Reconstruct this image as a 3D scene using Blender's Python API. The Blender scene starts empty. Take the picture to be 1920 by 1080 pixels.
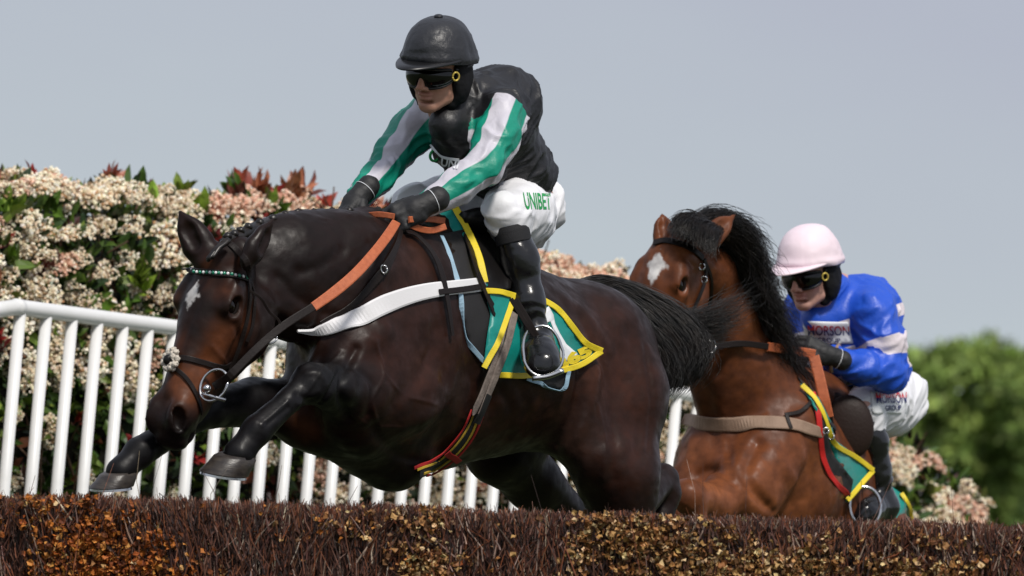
import bpy, bmesh, math, random
import numpy as np
from mathutils import Vector, Matrix
from mathutils.bvhtree import BVHTree
from mathutils.geometry import delaunay_2d_cdt
random.seed(7); rng = np.random.default_rng(7)
sc = bpy.context.scene
# ---------------------------------------------------------------- camera
F_PX = 14400.0; D0 = 24.0
PITCH = math.radians(2.52); ROLL = math.radians(5.0)
CAM = Vector((0, 0, 1.0))
view = Vector((0, math.cos(PITCH), math.sin(PITCH)))
r0 = Vector((1, 0, 0)); u0 = r0.cross(view)
cam_r = r0 * math.cos(ROLL) + u0 * math.sin(ROLL)
cam_u = u0 * math.cos(ROLL) - r0 * math.sin(ROLL)
cd = bpy.data.cameras.new("camera"); cam = bpy.data.objects.new("camera", cd)
sc.collection.objects.link(cam); sc.camera = cam
cd.sensor_width = 36; cd.lens = 36 * F_PX / 1920; cd.clip_start = 0.5; cd.clip_end = 5000
Mc = Matrix((cam_r, cam_u, -view)).transposed().to_4x4(); Mc.translation = CAM
cam.matrix_world = Mc
cd.dof.use_dof = True; cd.dof.focus_distance = 23.8; cd.dof.aperture_fstop = 6.5
# ---------------------------------------------------------------- world, sun, exposure
SUN_EL = math.radians(52); SUN_AZ = math.radians(158)      # azimuth from +Y (north) clockwise: behind the camera, to its right
sc.view_settings.view_transform = 'Standard'; sc.view_settings.look = 'None'
sc.view_settings.exposure = 0.0; sc.view_settings.gamma = 1.0
w = bpy.data.worlds.new("World"); sc.world = w; w.use_nodes = True
nt = w.node_tree; nt.nodes.clear()
out = nt.nodes.new('ShaderNodeOutputWorld'); bg = nt.nodes.new('ShaderNodeBackground')
sky = nt.nodes.new('ShaderNodeTexSky'); sky.sky_type = 'NISHITA'; sky.sun_disc = False
sky.sun_elevation = SUN_EL; sky.sun_rotation = SUN_AZ; sky.dust_density = 2.0
tc = nt.nodes.new('ShaderNodeTexCoord'); mp = nt.nodes.new('ShaderNodeMapping'); mp.inputs['Scale'].default_value = (5, 5, 14)
nz = nt.nodes.new('ShaderNodeTexNoise'); nz.inputs['Scale'].default_value = 1.6; nz.inputs['Detail'].default_value = 5
cr = nt.nodes.new('ShaderNodeValToRGB')
cr.color_ramp.elements[0].position = .30; cr.color_ramp.elements[0].color = (4.6, 4.9, 5.8, 1)
cr.color_ramp.elements[1].position = .70; cr.color_ramp.elements[1].color = (5.2, 5.85, 6.3, 1)
mx = nt.nodes.new('ShaderNodeMixRGB'); mx.inputs[0].default_value = 0.93
nt.links.new(tc.outputs['Generated'], mp.inputs[0]); nt.links.new(mp.outputs[0], nz.inputs['Vector'])
sx_ = nt.nodes.new('ShaderNodeSeparateXYZ'); nt.links.new(tc.outputs['Generated'], sx_.inputs[0])
gz = nt.nodes.new('ShaderNodeMapRange'); gz.inputs[1].default_value = .095; gz.inputs[2].default_value = .035; nt.links.new(sx_.outputs['Z'], gz.inputs[0])
am = nt.nodes.new('ShaderNodeMixRGB'); am.inputs[0].default_value = .5; nt.links.new(nz.outputs['Fac'], am.inputs[1]); nt.links.new(gz.outputs[0], am.inputs[2])
nt.links.new(am.outputs[0], cr.inputs[0]); nt.links.new(sky.outputs[0], mx.inputs[1]); nt.links.new(cr.outputs[0], mx.inputs[2])
nt.links.new(mx.outputs[0], bg.inputs['Color']); bg.inputs['Strength'].default_value = 0.1
nt.links.new(bg.outputs[0], out.inputs[0])
sl = bpy.data.lights.new("sun", 'SUN'); so = bpy.data.objects.new("sun", sl); sc.collection.objects.link(so)
sl.energy = 3.2; sl.angle = math.radians(9); sl.color = (1.0, .95, .88)
sdir = Vector((math.sin(SUN_AZ) * math.cos(SUN_EL), math.cos(SUN_AZ) * math.cos(SUN_EL), math.sin(SUN_EL)))
so.rotation_euler = sdir.to_track_quat('Z', 'Y').to_euler(); so.location = (0, 0, 30)

# ---------------------------------------------------------------- frames
RW = np.array([list(cam_r), list(view), list(cam_u)])      # rows: K axes (x right, y away, z up) in world
C0 = np.array(list(CAM + view * D0))
def toW(P): return np.asarray(P, float) @ RW + C0
def toK(P): return (np.asarray(P, float) - C0) @ RW.T
def k(px, py, d=0.0):
    D = D0 + d
    return np.array([(px - 960) / F_PX * D, d, (540 - py) / F_PX * D])
def kr(px, d=0.0): return px / F_PX * (D0 + d)
def unit(v): v = np.asarray(v, float); return v / (np.linalg.norm(v) + 1e-12)
UPK = RW @ np.array([0, 0, 1.0])

# ---------------------------------------------------------------- materials
def mat(name, col=(.5, .5, .5), rough=.5, metal=0.0, spec=.5, bump=None, col2=None, nscale=20, attr=None, coat=0, sheen=0, trans=0, detail=6, aniso=None, rough2=None, nrange=(.35, .65)):
    m = bpy.data.materials.new(name); m.use_nodes = True
    nt = m.node_tree; b = nt.nodes['Principled BSDF']
    b.inputs['Roughness'].default_value = rough; b.inputs['Metallic'].default_value = metal
    b.inputs['Specular IOR Level'].default_value = spec
    b.inputs['Coat Weight'].default_value = coat; b.inputs['Coat Roughness'].default_value = .2
    if sheen: b.inputs['Sheen Weight'].default_value = sheen; b.inputs['Sheen Roughness'].default_value = .4
    if trans: b.inputs['Transmission Weight'].default_value = trans
    tc = nt.nodes.new('ShaderNodeTexCoord'); vec = tc.outputs['Object']
    if aniso:
        mp = nt.nodes.new('ShaderNodeMapping'); mp.inputs['Scale'].default_value = aniso
        nt.links.new(vec, mp.inputs[0]); vec = mp.outputs[0]
    src = None
    if attr:
        a = nt.nodes.new('ShaderNodeAttribute'); a.attribute_name = attr; src = a.outputs['Color']
    if col2 is not None:
        n = nt.nodes.new('ShaderNodeTexNoise'); n.inputs['Scale'].default_value = nscale; n.inputs['Detail'].default_value = detail
        nt.links.new(vec, n.inputs['Vector'])
        r = nt.nodes.new('ShaderNodeMapRange'); r.inputs[1].default_value, r.inputs[2].default_value = nrange
        nt.links.new(n.outputs['Fac'], r.inputs[0])
        mx = nt.nodes.new('ShaderNodeMixRGB'); nt.links.new(r.outputs[0], mx.inputs[0])
        if src is not None:
            mx.blend_type = 'MULTIPLY'; nt.links.new(src, mx.inputs[1]); mx.inputs[2].default_value = (*col2, 1)
        else:
            mx.inputs[1].default_value = (*col, 1); mx.inputs[2].default_value = (*col2, 1)
        src = mx.outputs[0]
        if rough2 is not None:
            rr = nt.nodes.new('ShaderNodeMapRange'); rr.inputs[3].default_value = rough; rr.inputs[4].default_value = rough2
            nt.links.new(r.outputs[0], rr.inputs[0]); nt.links.new(rr.outputs[0], b.inputs['Roughness'])
    if src is not None: nt.links.new(src, b.inputs['Base Color'])
    else: b.inputs['Base Color'].default_value = (*col, 1)
    if bump:
        n2 = nt.nodes.new('ShaderNodeTexNoise'); n2.inputs['Scale'].default_value = bump[0]; n2.inputs['Detail'].default_value = 6
        nt.links.new(vec, n2.inputs['Vector'])
        bp = nt.nodes.new('ShaderNodeBump'); bp.inputs['Strength'].default_value = bump[1]; bp.inputs['Distance'].default_value = bump[2] if len(bump) > 2 else .004
        nt.links.new(n2.outputs['Fac'], bp.inputs['Height']); nt.links.new(bp.outputs[0], b.inputs['Normal'])
    return m
def pattern_mat(name, layers, base, rough=.35, bump=(60, .25), sheen=0, edge=.06, coat=0):
    """fabric whose printed or sewn pattern is a float attribute: each layer (attribute, colour) shows where the attribute is > 0"""
    m = mat(name, base, rough, bump=bump, sheen=sheen, coat=coat)
    nt = m.node_tree; b = nt.nodes['Principled BSDF']; prev = None
    for an, col in layers:
        a = nt.nodes.new('ShaderNodeAttribute'); a.attribute_name = an
        r = nt.nodes.new('ShaderNodeMapRange'); r.inputs[1].default_value = -edge; r.inputs[2].default_value = edge
        nt.links.new(a.outputs['Fac'], r.inputs[0])
        mx = nt.nodes.new('ShaderNodeMixRGB'); nt.links.new(r.outputs[0], mx.inputs[0])
        if prev is None: mx.inputs[1].default_value = (*base, 1)
        else: nt.links.new(prev, mx.inputs[1])
        if isinstance(col, tuple): mx.inputs[2].default_value = (*col, 1)
        prev = mx.outputs[0]
    nt.links.new(prev, b.inputs['Base Color'])
    return m

# ---------------------------------------------------------------- objects
def empty(name, locK, label, cat, group=None):
    o = bpy.data.objects.new(name, None); sc.collection.objects.link(o)
    o.location = toW(locK); o.empty_display_size = .1
    tag(o, label, cat, group); return o
def tag(o, label=None, cat=None, group=None, kind=None):
    if label: o['label'] = label
    if cat: o['category'] = cat
    if group: o['group'] = group
    if kind: o['kind'] = kind
    return o
def root_of(o):
    p = np.zeros(3)
    while o is not None: p = p + np.array(o.location); o = o.parent
    return p
def mesh_obj(name, V, Fc, material, parent=None, smooth=True, attrs=None, cols=None, frame='K', loc=None):
    """V (n,3), Fc list or (m,k) array; vertices given in the K frame unless frame='W'"""
    V = np.asarray(V, float)
    VW = toW(V) if frame == 'K' else V
    base = root_of(parent) if parent is not None else (np.asarray(loc, float) if loc is not None else np.zeros(3))
    VL = VW - base
    me = bpy.data.meshes.new(name)
    if isinstance(Fc, np.ndarray):
        m, q = Fc.shape
        me.vertices.add(len(VL)); me.vertices.foreach_set('co', VL.astype(np.float32).ravel())
        me.loops.add(m * q); me.loops.foreach_set('vertex_index', Fc.astype(np.int32).ravel())
        me.polygons.add(m); me.polygons.foreach_set('loop_start', np.arange(0, m * q, q, dtype=np.int32))
        me.update(calc_edges=True)
    else:
        me.from_pydata([tuple(v) for v in VL], [], [tuple(int(i) for i in f) for f in Fc])
    me.polygons.foreach_set('use_smooth', [smooth] * len(me.polygons))
    if attrs:
        for an, vals in attrs.items():
            a = me.attributes.new(an, 'FLOAT', 'POINT'); a.data.foreach_set('value', np.asarray(vals, np.float32))
    if cols is not None:
        a = me.color_attributes.new('Col', 'FLOAT_COLOR', 'POINT')
        c = np.ones((len(VL), 4), np.float32); c[:, :3] = cols; a.data.foreach_set('color', c.ravel())
    if material: me.materials.append(material)
    o = bpy.data.objects.new(name, me); sc.collection.objects.link(o)
    if parent is not None: o.parent = parent
    elif loc is not None: o.location = loc
    return o
class MB:
    """collects pieces (verts, faces) for ONE mesh"""
    def __init__(s): s.V = []; s.F = []; s.C = []; s.n = 0
    def add(s, V, F, col=None):
        V = np.asarray(V, float); s.V.append(V)
        s.F += [tuple(int(i) + s.n for i in f) for f in F]; s.n += len(V)
        s.C.append(np.tile(col if col is not None else (1, 1, 1), (len(V), 1))); return s
    def build(s, name, m, parent=None, smooth=True, frame='K', loc=None):
        return mesh_obj(name, np.concatenate(s.V), s.F, m, parent, smooth, cols=np.concatenate(s.C), frame=frame, loc=loc)
def tubes(cent, rad, sides=3, cap=True):
    """cent (n,m,3), rad (n,m) or (m,) -> verts, quads of n tubes"""
    n, m, _ = cent.shape
    rad = np.broadcast_to(rad, (n, m))
    T = np.gradient(cent, axis=1); T /= np.linalg.norm(T, axis=2, keepdims=True) + 1e-9
    ref = np.where(np.abs(T[..., 2:3]) < .8, np.array([0, 0, 1.0]), np.array([1.0, 0, 0]))
    ref = np.broadcast_to(ref[:, :1], T.shape)
    A = np.cross(T, ref); A /= np.linalg.norm(A, axis=2, keepdims=True) + 1e-9; B = np.cross(T, A)
    ang = np.arange(sides) * 2 * math.pi / sides
    V = cent[:, :, None] + rad[:, :, None, None] * (np.cos(ang)[None, None, :, None] * A[:, :, None] + np.sin(ang)[None, None, :, None] * B[:, :, None])
    idx = np.arange(n * m * sides).reshape(n, m, sides)
    a = idx[:, :-1]; b = np.roll(a, -1, 2); c = idx[:, 1:]; d = np.roll(c, -1, 2)
    return V.reshape(-1, 3), np.stack([a, b, d, c], -1).reshape(-1, 4)
def catmull(P, n):
    P = np.asarray(P, float); Q = np.vstack([2 * P[0] - P[1], P, 2 * P[-1] - P[-2]])
    seg = len(P) - 1; t = np.linspace(0, seg, n); i = np.minimum(t.astype(int), seg - 1); u = (t - i)[:, None]
    p0, p1, p2, p3 = Q[i], Q[i + 1], Q[i + 2], Q[i + 3]
    return .5 * (2 * p1 + (p2 - p0) * u + (2 * p0 - 5 * p1 + 4 * p2 - p3) * u ** 2 + (3 * p1 - p0 - 3 * p2 + p3) * u ** 3)
def tube1(path, r, sides=10, n=None, caps=True):
    path = np.asarray(path, float)
    if n: path = catmull(path, n)
    m = len(path); r = np.atleast_1d(np.asarray(r, float))
    if 1 < len(r) != m: r = np.interp(np.linspace(0, 1, m), np.linspace(0, 1, len(r)), r)
    V, Fq = tubes(path[None], np.broadcast_to(np.asarray(r, float), (m,)), sides)
    F = [tuple(f) for f in Fq]
    if caps: F += [tuple(range(sides))[::-1], tuple(range((m - 1) * sides, m * sides))]
    return V, F
def ring_path(c, a, b, ra, rb=None, n=28, a0=0, a1=2 * math.pi):
    rb = rb or ra; t = np.linspace(a0, a1, n)
    return np.asarray(c) + ra * np.cos(t)[:, None] * a + rb * np.sin(t)[:, None] * b
def sphere(c, r, n=12, axes=None):
    ax = np.eye(3) if axes is None else np.array(axes); r = np.broadcast_to(r, (3,))
    V = []; F = []
    for i in range(n + 1):
        th = math.pi * i / n
        for j in range(2 * n):
            ph = math.pi * j / n
            V.append(np.asarray(c) + r[0] * math.sin(th) * math.cos(ph) * ax[0] + r[1] * math.sin(th) * math.sin(ph) * ax[1] + r[2] * math.cos(th) * ax[2])
    for i in range(n):
        for j in range(2 * n):
            F.append((i * 2 * n + j, (i + 1) * 2 * n + j, (i + 1) * 2 * n + (j + 1) % (2 * n), i * 2 * n + (j + 1) % (2 * n)))
    return V, F
# value noise
_H = rng.random(4096).astype(np.float32)
def vnoise(P):
    P = np.asarray(P, float); i = np.floor(P).astype(np.int64); f = P - i; f = f * f * (3 - 2 * f)
    def h(a, b, c): return _H[(a * 73856093 ^ b * 19349663 ^ c * 83492791) & 4095]
    x, y, z = i[..., 0], i[..., 1], i[..., 2]; r = 0
    for dx in (0, 1):
        for dy in (0, 1):
            for dz in (0, 1):
                r = r + h(x + dx, y + dy, z + dz) * (f[..., 0] if dx else 1 - f[..., 0]) * (f[..., 1] if dy else 1 - f[..., 1]) * (f[..., 2] if dz else 1 - f[..., 2])
    return r * 2 - 1
def fbm(P, o=3):
    r = 0; a = 1
    for i in range(o): r = r + a * vnoise(np.asarray(P) * 2 ** i + 17.3 * i); a *= .5
    return r
# ---------------------------------------------------------------- signed distance modelling
class Field:
    def __init__(s, lo, hi, h):
        s.lo = np.array(lo, float); s.h = h; s.n = np.ceil((np.array(hi) - s.lo) / h).astype(int) + 1
        s.D = np.full(s.n, 1.0, np.float32)
    def _sub(s, lo, hi):
        a = np.maximum(np.floor((lo - s.lo) / s.h).astype(int), 0); b = np.minimum(np.ceil((hi - s.lo) / s.h).astype(int) + 1, s.n)
        if np.any(b <= a): return None
        ax = [(s.lo[i] + s.h * np.arange(a[i], b[i])).astype(np.float32) for i in range(3)]
        return tuple(slice(a[i], b[i]) for i in range(3)), ax
    def _mix(s, sl, d, kk, sub):
        D = s.D[sl]
        if sub:
            h = np.clip(.5 - .5 * (D + d) / kk, 0, 1); s.D[sl] = D + (-d - D) * h + kk * h * (1 - h)
        else:
            h = np.clip(.5 + .5 * (D - d) / kk, 0, 1); s.D[sl] = D + (d - D) * h - kk * h * (1 - h)
    def cap(s, p0, r0, p1, r1, kk=.03, squash=None, sub=False):
        """tapered capsule; squash=(axis, f): thickness along axis is f times the radius"""
        p0 = np.asarray(p0, float); p1 = np.asarray(p1, float); R = max(r0, r1) * (max(1, squash[1]) if squash else 1) + kk + 2 * s.h
        g = s._sub(np.minimum(p0, p1) - R, np.maximum(p0, p1) + R)
        if g is None: return s
        sl, (X, Y, Z) = g
        X, Y, Z = X[:, None, None] - p0[0], Y[None, :, None] - p0[1], Z[None, None, :] - p0[2]
        ba = p1 - p0; L2 = ba @ ba + 1e-9
        t = np.clip((X * ba[0] + Y * ba[1] + Z * ba[2]) / L2, 0, 1)
        X, Y, Z = X - t * ba[0], Y - t * ba[1], Z - t * ba[2]
        if squash:
            ax, f = unit(squash[0]), squash[1]; q = (X * ax[0] + Y * ax[1] + Z * ax[2]) * (1 / f - 1)
            X, Y, Z = X + q * ax[0], Y + q * ax[1], Z + q * ax[2]
            d = (np.sqrt(X * X + Y * Y + Z * Z) - (r0 + t * (r1 - r0))) * min(1, f)
        else: d = np.sqrt(X * X + Y * Y + Z * Z) - (r0 + t * (r1 - r0))
        s._mix(sl, d, kk, sub); return s
    def ell(s, c, rad, axes=None, kk=.03, sub=False):
        c = np.asarray(c, float); rad = np.broadcast_to(np.asarray(rad, float), (3,)); ax = np.eye(3) if axes is None else np.array([unit(a) for a in axes])
        ext = np.sqrt(((ax * rad[:, None]) ** 2).sum(0)) + kk + 2 * s.h
        g = s._sub(c - ext, c + ext)
        if g is None: return s
        sl, (X, Y, Z) = g
        X, Y, Z = X[:, None, None] - c[0], Y[None, :, None] - c[1], Z[None, None, :] - c[2]
        q = [X * a[0] + Y * a[1] + Z * a[2] for a in ax]
        k0 = np.sqrt(sum((qi / r) ** 2 for qi, r in zip(q, rad))); k1 = np.sqrt(sum((qi / r ** 2) ** 2 for qi, r in zip(q, rad))) + 1e-6
        s._mix(sl, k0 * (k0 - 1) / k1, kk, sub); return s
    def chain(s, pts, rs, kk=.03, squash=None, sub=False):
        for i in range(len(pts) - 1): s.cap(pts[i], rs[i], pts[i + 1], rs[i + 1], kk, squash, sub)
        return s
    def poly(s):
        D = s.D; S = D < 0
        n = np.array(D.shape) - 1
        c = np.zeros(tuple(n), np.uint8)
        for dx in (0, 1):
            for dy in (0, 1):
                for dz in (0, 1): c += S[dx:dx + n[0], dy:dy + n[1], dz:dz + n[2]]
        act = (c > 0) & (c < 8); idx = np.argwhere(act)
        vid = np.full(tuple(n), -1, np.int32); vid[act] = np.arange(len(idx), dtype=np.int32)
        pos = np.zeros((len(idx), 3)); cnt = np.zeros(len(idx))
        off = [(a, b, c2) for a in (0, 1) for b in (0, 1) for c2 in (0, 1)]
        for a in off:
            for ax in range(3):
                if a[ax]: continue
                b = list(a); b[ax] = 1
                da = D[idx[:, 0] + a[0], idx[:, 1] + a[1], idx[:, 2] + a[2]]; db = D[idx[:, 0] + b[0], idx[:, 1] + b[1], idx[:, 2] + b[2]]
                m = (da < 0) != (db < 0); t = np.where(m, da / np.where(m, da - db, 1), 0)
                e = np.array(a, float)[None].repeat(len(idx), 0); e[:, ax] = t; pos += e * m[:, None]; cnt += m
        V = (idx + pos / cnt[:, None]) * s.h + s.lo
        F = []
        for ax in range(3):
            o1, o2 = [(1, 2), (2, 0), (0, 1)][ax]
            s0 = [slice(1, -1)] * 3; s0[ax] = slice(0, -1); s1 = [slice(1, -1)] * 3; s1[ax] = slice(1, None)
            A = S[tuple(s0)]; B = S[tuple(s1)]; e = np.argwhere(A != B)
            if not len(e): continue
            inside = A[e[:, 0], e[:, 1], e[:, 2]]
            g = e + 1; g[:, ax] = e[:, ax]
            def cell(u, v):
                q = g.copy(); q[:, o1] -= u; q[:, o2] -= v; return vid[q[:, 0], q[:, 1], q[:, 2]]
            Q = np.stack([cell(1, 1), cell(0, 1), cell(0, 0), cell(1, 0)], 1)
            Q[~inside] = Q[~inside][:, ::-1]; F.append(Q)
        return V, np.concatenate(F)
def vnormals(V, F):
    N = np.zeros_like(V); a, b, c, d = (V[F[:, i]] for i in range(4)); n = np.cross(c - a, d - b)
    for i in range(4): np.add.at(N, F[:, i], n)
    return N / (np.linalg.norm(N, axis=1, keepdims=True) + 1e-12)
def relax(V, F, it=1, lam=.5):
    for _ in range(it):
        S = np.zeros_like(V); n = np.zeros(len(V))
        for i in range(4):
            np.add.at(S, F[:, i], V[F[:, (i + 1) % 4]] + V[F[:, (i + 3) % 4]]); np.add.at(n, F[:, i], 2)
        V = V + lam * (S / n[:, None] - V)
    return V
def bvh_of(V, F): return BVHTree.FromPolygons([tuple(v) for v in V], [tuple(int(i) for i in f) for f in F])
EYE = Vector((0, -D0, 0))
def hit(bvh, px, py, near=False):
    d = Vector(tuple(k(px, py, 0))) - EYE; d.normalize()
    p, n, i, dist = bvh.ray_cast(EYE, d)
    if p is None and near:
        for r in range(3, 60, 3):
            for a in range(12):
                q = hit(bvh, px + r * math.cos(a * .5236), py + r * math.sin(a * .5236))
                if q[0] is not None: return q
    if p is None: return None, None
    n = np.array(n)
    if n @ np.array(d) > 0: n = -n
    return np.array(p), n
def sculpt(V, N, bvh, path, width, amt, n=30, ext=None):
    """raise (amt>0) or sink a soft line of flesh through surface points seen at the given pixels"""
    P = catmull([(p[0], p[1], 0) for p in path], n); pts = [hit(bvh, p[0], p[1])[0] for p in P]; pts = np.array([p for p in pts if p is not None])
    if len(pts) < 1: return V
    pts = np.concatenate([pts + (np.roll(pts, -1, 0) - pts) * u_ for u_ in (0, .2, .4, .6, .8)])[:] if len(pts) < 2 else np.concatenate([pts[:-1] + (pts[1:] - pts[:-1]) * u_ for u_ in (0, .2, .4, .6, .8)])
    amt = amt * .78; lo, hi = pts.min(0) - 3 * width, pts.max(0) + 3 * width
    m = np.where(np.all((V > lo) & (V < hi), axis=1))[0]
    if len(m) == 0: return V
    d2 = np.full(len(m), 9.0)
    for i, p in enumerate(pts):
        taper = 1.0
        d2 = np.minimum(d2, ((V[m] - p) ** 2).sum(1))
    V = V.copy(); V[m] += N[m] * (amt * np.exp(-d2 / width ** 2))[:, None]; return V
def blobs(V, base, spots):
    """coat or skin colour: base plus soft patches (centre, radius, colour, strength)"""
    C = np.tile(np.array(base, float), (len(V), 1))
    for c, r, col, st in spots:
        if c is None: continue
        wgt = st * np.exp(-((V - c) ** 2).sum(1) / r ** 2); C += (np.array(col) - C) * wgt[:, None]
    return C
def bvh_drape(bvh, poly, step=7, off=.004, smooth=3):
    """a sheet cut to the outline poly (pixels) laid on the surface seen there -> V, F"""
    P = np.array(poly, float)
    b = []
    for i in range(len(P)):
        a, c = P[i], P[(i + 1) % len(P)]; m = max(1, int(np.linalg.norm(c - a) / step))
        for j in range(m): b.append(a + (c - a) * j / m)
    b = np.array(b); nb = len(b); lo, hi = b.min(0), b.max(0)
    gx, gy = np.meshgrid(np.arange(lo[0], hi[0], step), np.arange(lo[1], hi[1], step)); G = np.stack([gx.ravel(), gy.ravel()], 1)
    def inside(q):
        x, y = q[:, 0:1], q[:, 1:2]; x1, y1 = b[:, 0], b[:, 1]; x2, y2 = np.roll(x1, -1), np.roll(y1, -1)
        return (((y1 > y) != (y2 > y)) & (x < (x2 - x1) * (y - y1) / (y2 - y1 + 1e-9) + x1)).sum(1) % 2 == 1
    G = G[inside(G)]
    if len(G): G = G[np.sqrt(((G[:, None] - b[None]) ** 2).sum(2)).min(1) > step * .5]
    pts = [Vector(p) for p in b] + [Vector(p) for p in G]
    co, ed, fc, *_ = delaunay_2d_cdt(pts, [(i, (i + 1) % nb) for i in range(nb)], [], 1, 1e-4)
    Q = []; last = None
    for c in co:
        p, n = hit(bvh, c[0], c[1]); Q.append(p)
    good = [q for q in Q if q is not None]
    if not good: raise RuntimeError('drape missed')
    ga = np.array(good)
    pd = np.array([[c[0], c[1]] for c in co]); okk = np.array([q is not None for q in Q])
    dep = np.array([q[1] if q is not None else 0 for q in Q])
    for i in np.where(~okk)[0]:
        j = np.argmin(((pd[okk] - pd[i]) ** 2).sum(1)); dep[i] = dep[okk][j]
    F = [tuple(f) for f in fc]
    nb_ = [[] for _ in co]
    for f in F:
        for i in range(len(f)): nb_[f[i]].append(f[i - 1]); nb_[f[i - 1]].append(f[i])
    for _ in range(smooth):
        dep = np.array([.5 * dep[i] + .5 * np.mean(dep[nb_[i]]) if nb_[i] else dep[i] for i in range(len(dep))])
    V = np.array([k(pd[i][0], pd[i][1], dep[i] - off) for i in range(len(pd))])
    return V, F, pd
def thicken(V, F, t):
    """closed sheet of thickness t behind the given surface"""
    V = np.asarray(V); N = np.zeros_like(V)
    for f in F:
        n = np.cross(V[f[1]] - V[f[0]], V[f[-1]] - V[f[0]])
        for i in f: N[i] += n
    N /= np.linalg.norm(N, axis=1, keepdims=True) + 1e-12
    if N[:, 1].mean() > 0: F = [f[::-1] for f in F]; N = -N
    n = len(V); ec = {}
    for f in F:
        for i in range(len(f)):
            a, b = f[i], f[(i + 1) % len(f)]; ec[(a, b)] = 1
    F2 = list(F) + [tuple(i + n for i in f[::-1]) for f in F]
    for a, b in ec:
        if (b, a) not in ec: F2.append((b, a, a + n, b + n))
    return np.vstack([V, V - N * t]), F2
def drape(name, bvh, poly, m, parent, off=.006, t=.004, step=7, smooth=3, wav=0, wscale=12, attrf=None):
    V, F, pd = bvh_drape(bvh, poly, step, off, smooth)
    if wav: V[:, 1] -= wav * (.5 + .5 * fbm(V * wscale, 2))
    n = len(V); V, F = thicken(V, F, t)
    at = {a: np.tile(f(pd), 2) for a, f in attrf.items()} if attrf else None
    return mesh_obj(name, V, F, m, parent, True, attrs=at)
def strap_geo(bvh, pts, w, t=.003, off=.003, n=None, sm=2, nrm=None):
    """flat leather strap; pts are (px,py) laid on the surface or (px,py,d) free in the air"""
    n = n or max(6, len(pts) * 5)
    A = np.array([[p[0], p[1], 0] for p in pts]); C = catmull(A, n)
    u = np.linspace(0, len(pts) - 1, n); pos = []; nor = []
    for i in range(n):
        j = min(int(u[i]), len(pts) - 2); f = u[i] - j; a, b = pts[j], pts[j + 1]
        if len(a) > 2 and len(b) > 2:
            pos.append(k(C[i][0], C[i][1], a[2] * (1 - f) + b[2] * f)); nor.append(np.array([0, -1.0, 0]) if nrm is None else unit(nrm))
        else:
            p, q = hit(bvh, C[i][0], C[i][1], True)
            if p is not None: p = k(C[i][0], C[i][1], p[1])
            if p is None:
                if pos and pos[-1] is not None: p, q = k(C[i][0], C[i][1], pos[-1][1]), nor[-1]
                else: p, q = None, None
            if p is not None: p = p + q * off
            pos.append(p); nor.append(q)
    for i in range(n - 1, -1, -1):
        if pos[i] is None: pos[i], nor[i] = k(C[i][0], C[i][1], pos[i + 1][1]), nor[i + 1]
    pos = np.array(pos); nor = np.array(nor)
    for _ in range(sm):
        p2 = pos.copy(); p2[1:-1] = .25 * pos[:-2] + .5 * pos[1:-1] + .25 * pos[2:]; pos = p2
        n2 = nor.copy(); n2[1:-1] = nor[:-2] + 2 * nor[1:-1] + nor[2:]; nor = n2 / np.linalg.norm(n2, axis=1, keepdims=True)
    T = np.gradient(pos, axis=0); S = np.cross(T, nor); S /= np.linalg.norm(S, axis=1, keepdims=True) + 1e-9; nor = np.cross(S, T); nor /= np.linalg.norm(nor, axis=1, keepdims=True) + 1e-9
    if nor[:, 1].mean() > 0: nor = -nor
    W = np.broadcast_to(np.interp(np.linspace(0, 1, n), np.linspace(0, 1, len(np.atleast_1d(w))), np.atleast_1d(w)), (n,))[:, None] / 2
    prof = [(-1, 0), (-1, .7), (-.8, 1), (.8, 1), (1, .7), (1, 0)]
    V = np.stack([pos + a * W * S + b * t * nor for a, b in prof], 1).reshape(-1, 3); s = len(prof); F = []
    for i in range(n - 1):
        for j in range(s): F.append((i * s + j, i * s + (j + 1) % s, (i + 1) * s + (j + 1) % s, (i + 1) * s + j))
    F += [tuple(range(s))[::-1], tuple((n - 1) * s + j for j in range(s))]
    return V, F
def strap(name, bvh, pts, w, m, parent, **kw):
    V, F = strap_geo(bvh, pts, w, **kw); return mesh_obj(name, V, F, m, parent, False)
def text_geo(txt, bold=.02):
    cu = bpy.data.curves.new('t', 'FONT'); cu.body = txt; cu.size = 1; cu.offset = bold; cu.resolution_u = 3
    o = bpy.data.objects.new('t', cu); sc.collection.objects.link(o)
    bpy.context.view_layer.update()
    me = bpy.data.meshes.new_from_object(o.evaluated_get(bpy.context.evaluated_depsgraph_get()))
    bpy.data.objects.remove(o); bm = bmesh.new(); bm.from_mesh(me)
    bmesh.ops.triangulate(bm, faces=bm.faces)
    for _ in range(4):
        e = [e for e in bm.edges if e.calc_length() > .09]
        if e: bmesh.ops.subdivide_edges(bm, edges=e, cuts=1); bmesh.ops.triangulate(bm, faces=bm.faces)
    V = np.array([v.co[:] for v in bm.verts]); F = [tuple(v.index for v in f.verts) for f in bm.faces]; bm.free()
    V[:, 0] -= V[:, 0].min(); V[:, :2] /= max(V[:, 1].max(), 1e-6); return V, F
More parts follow.
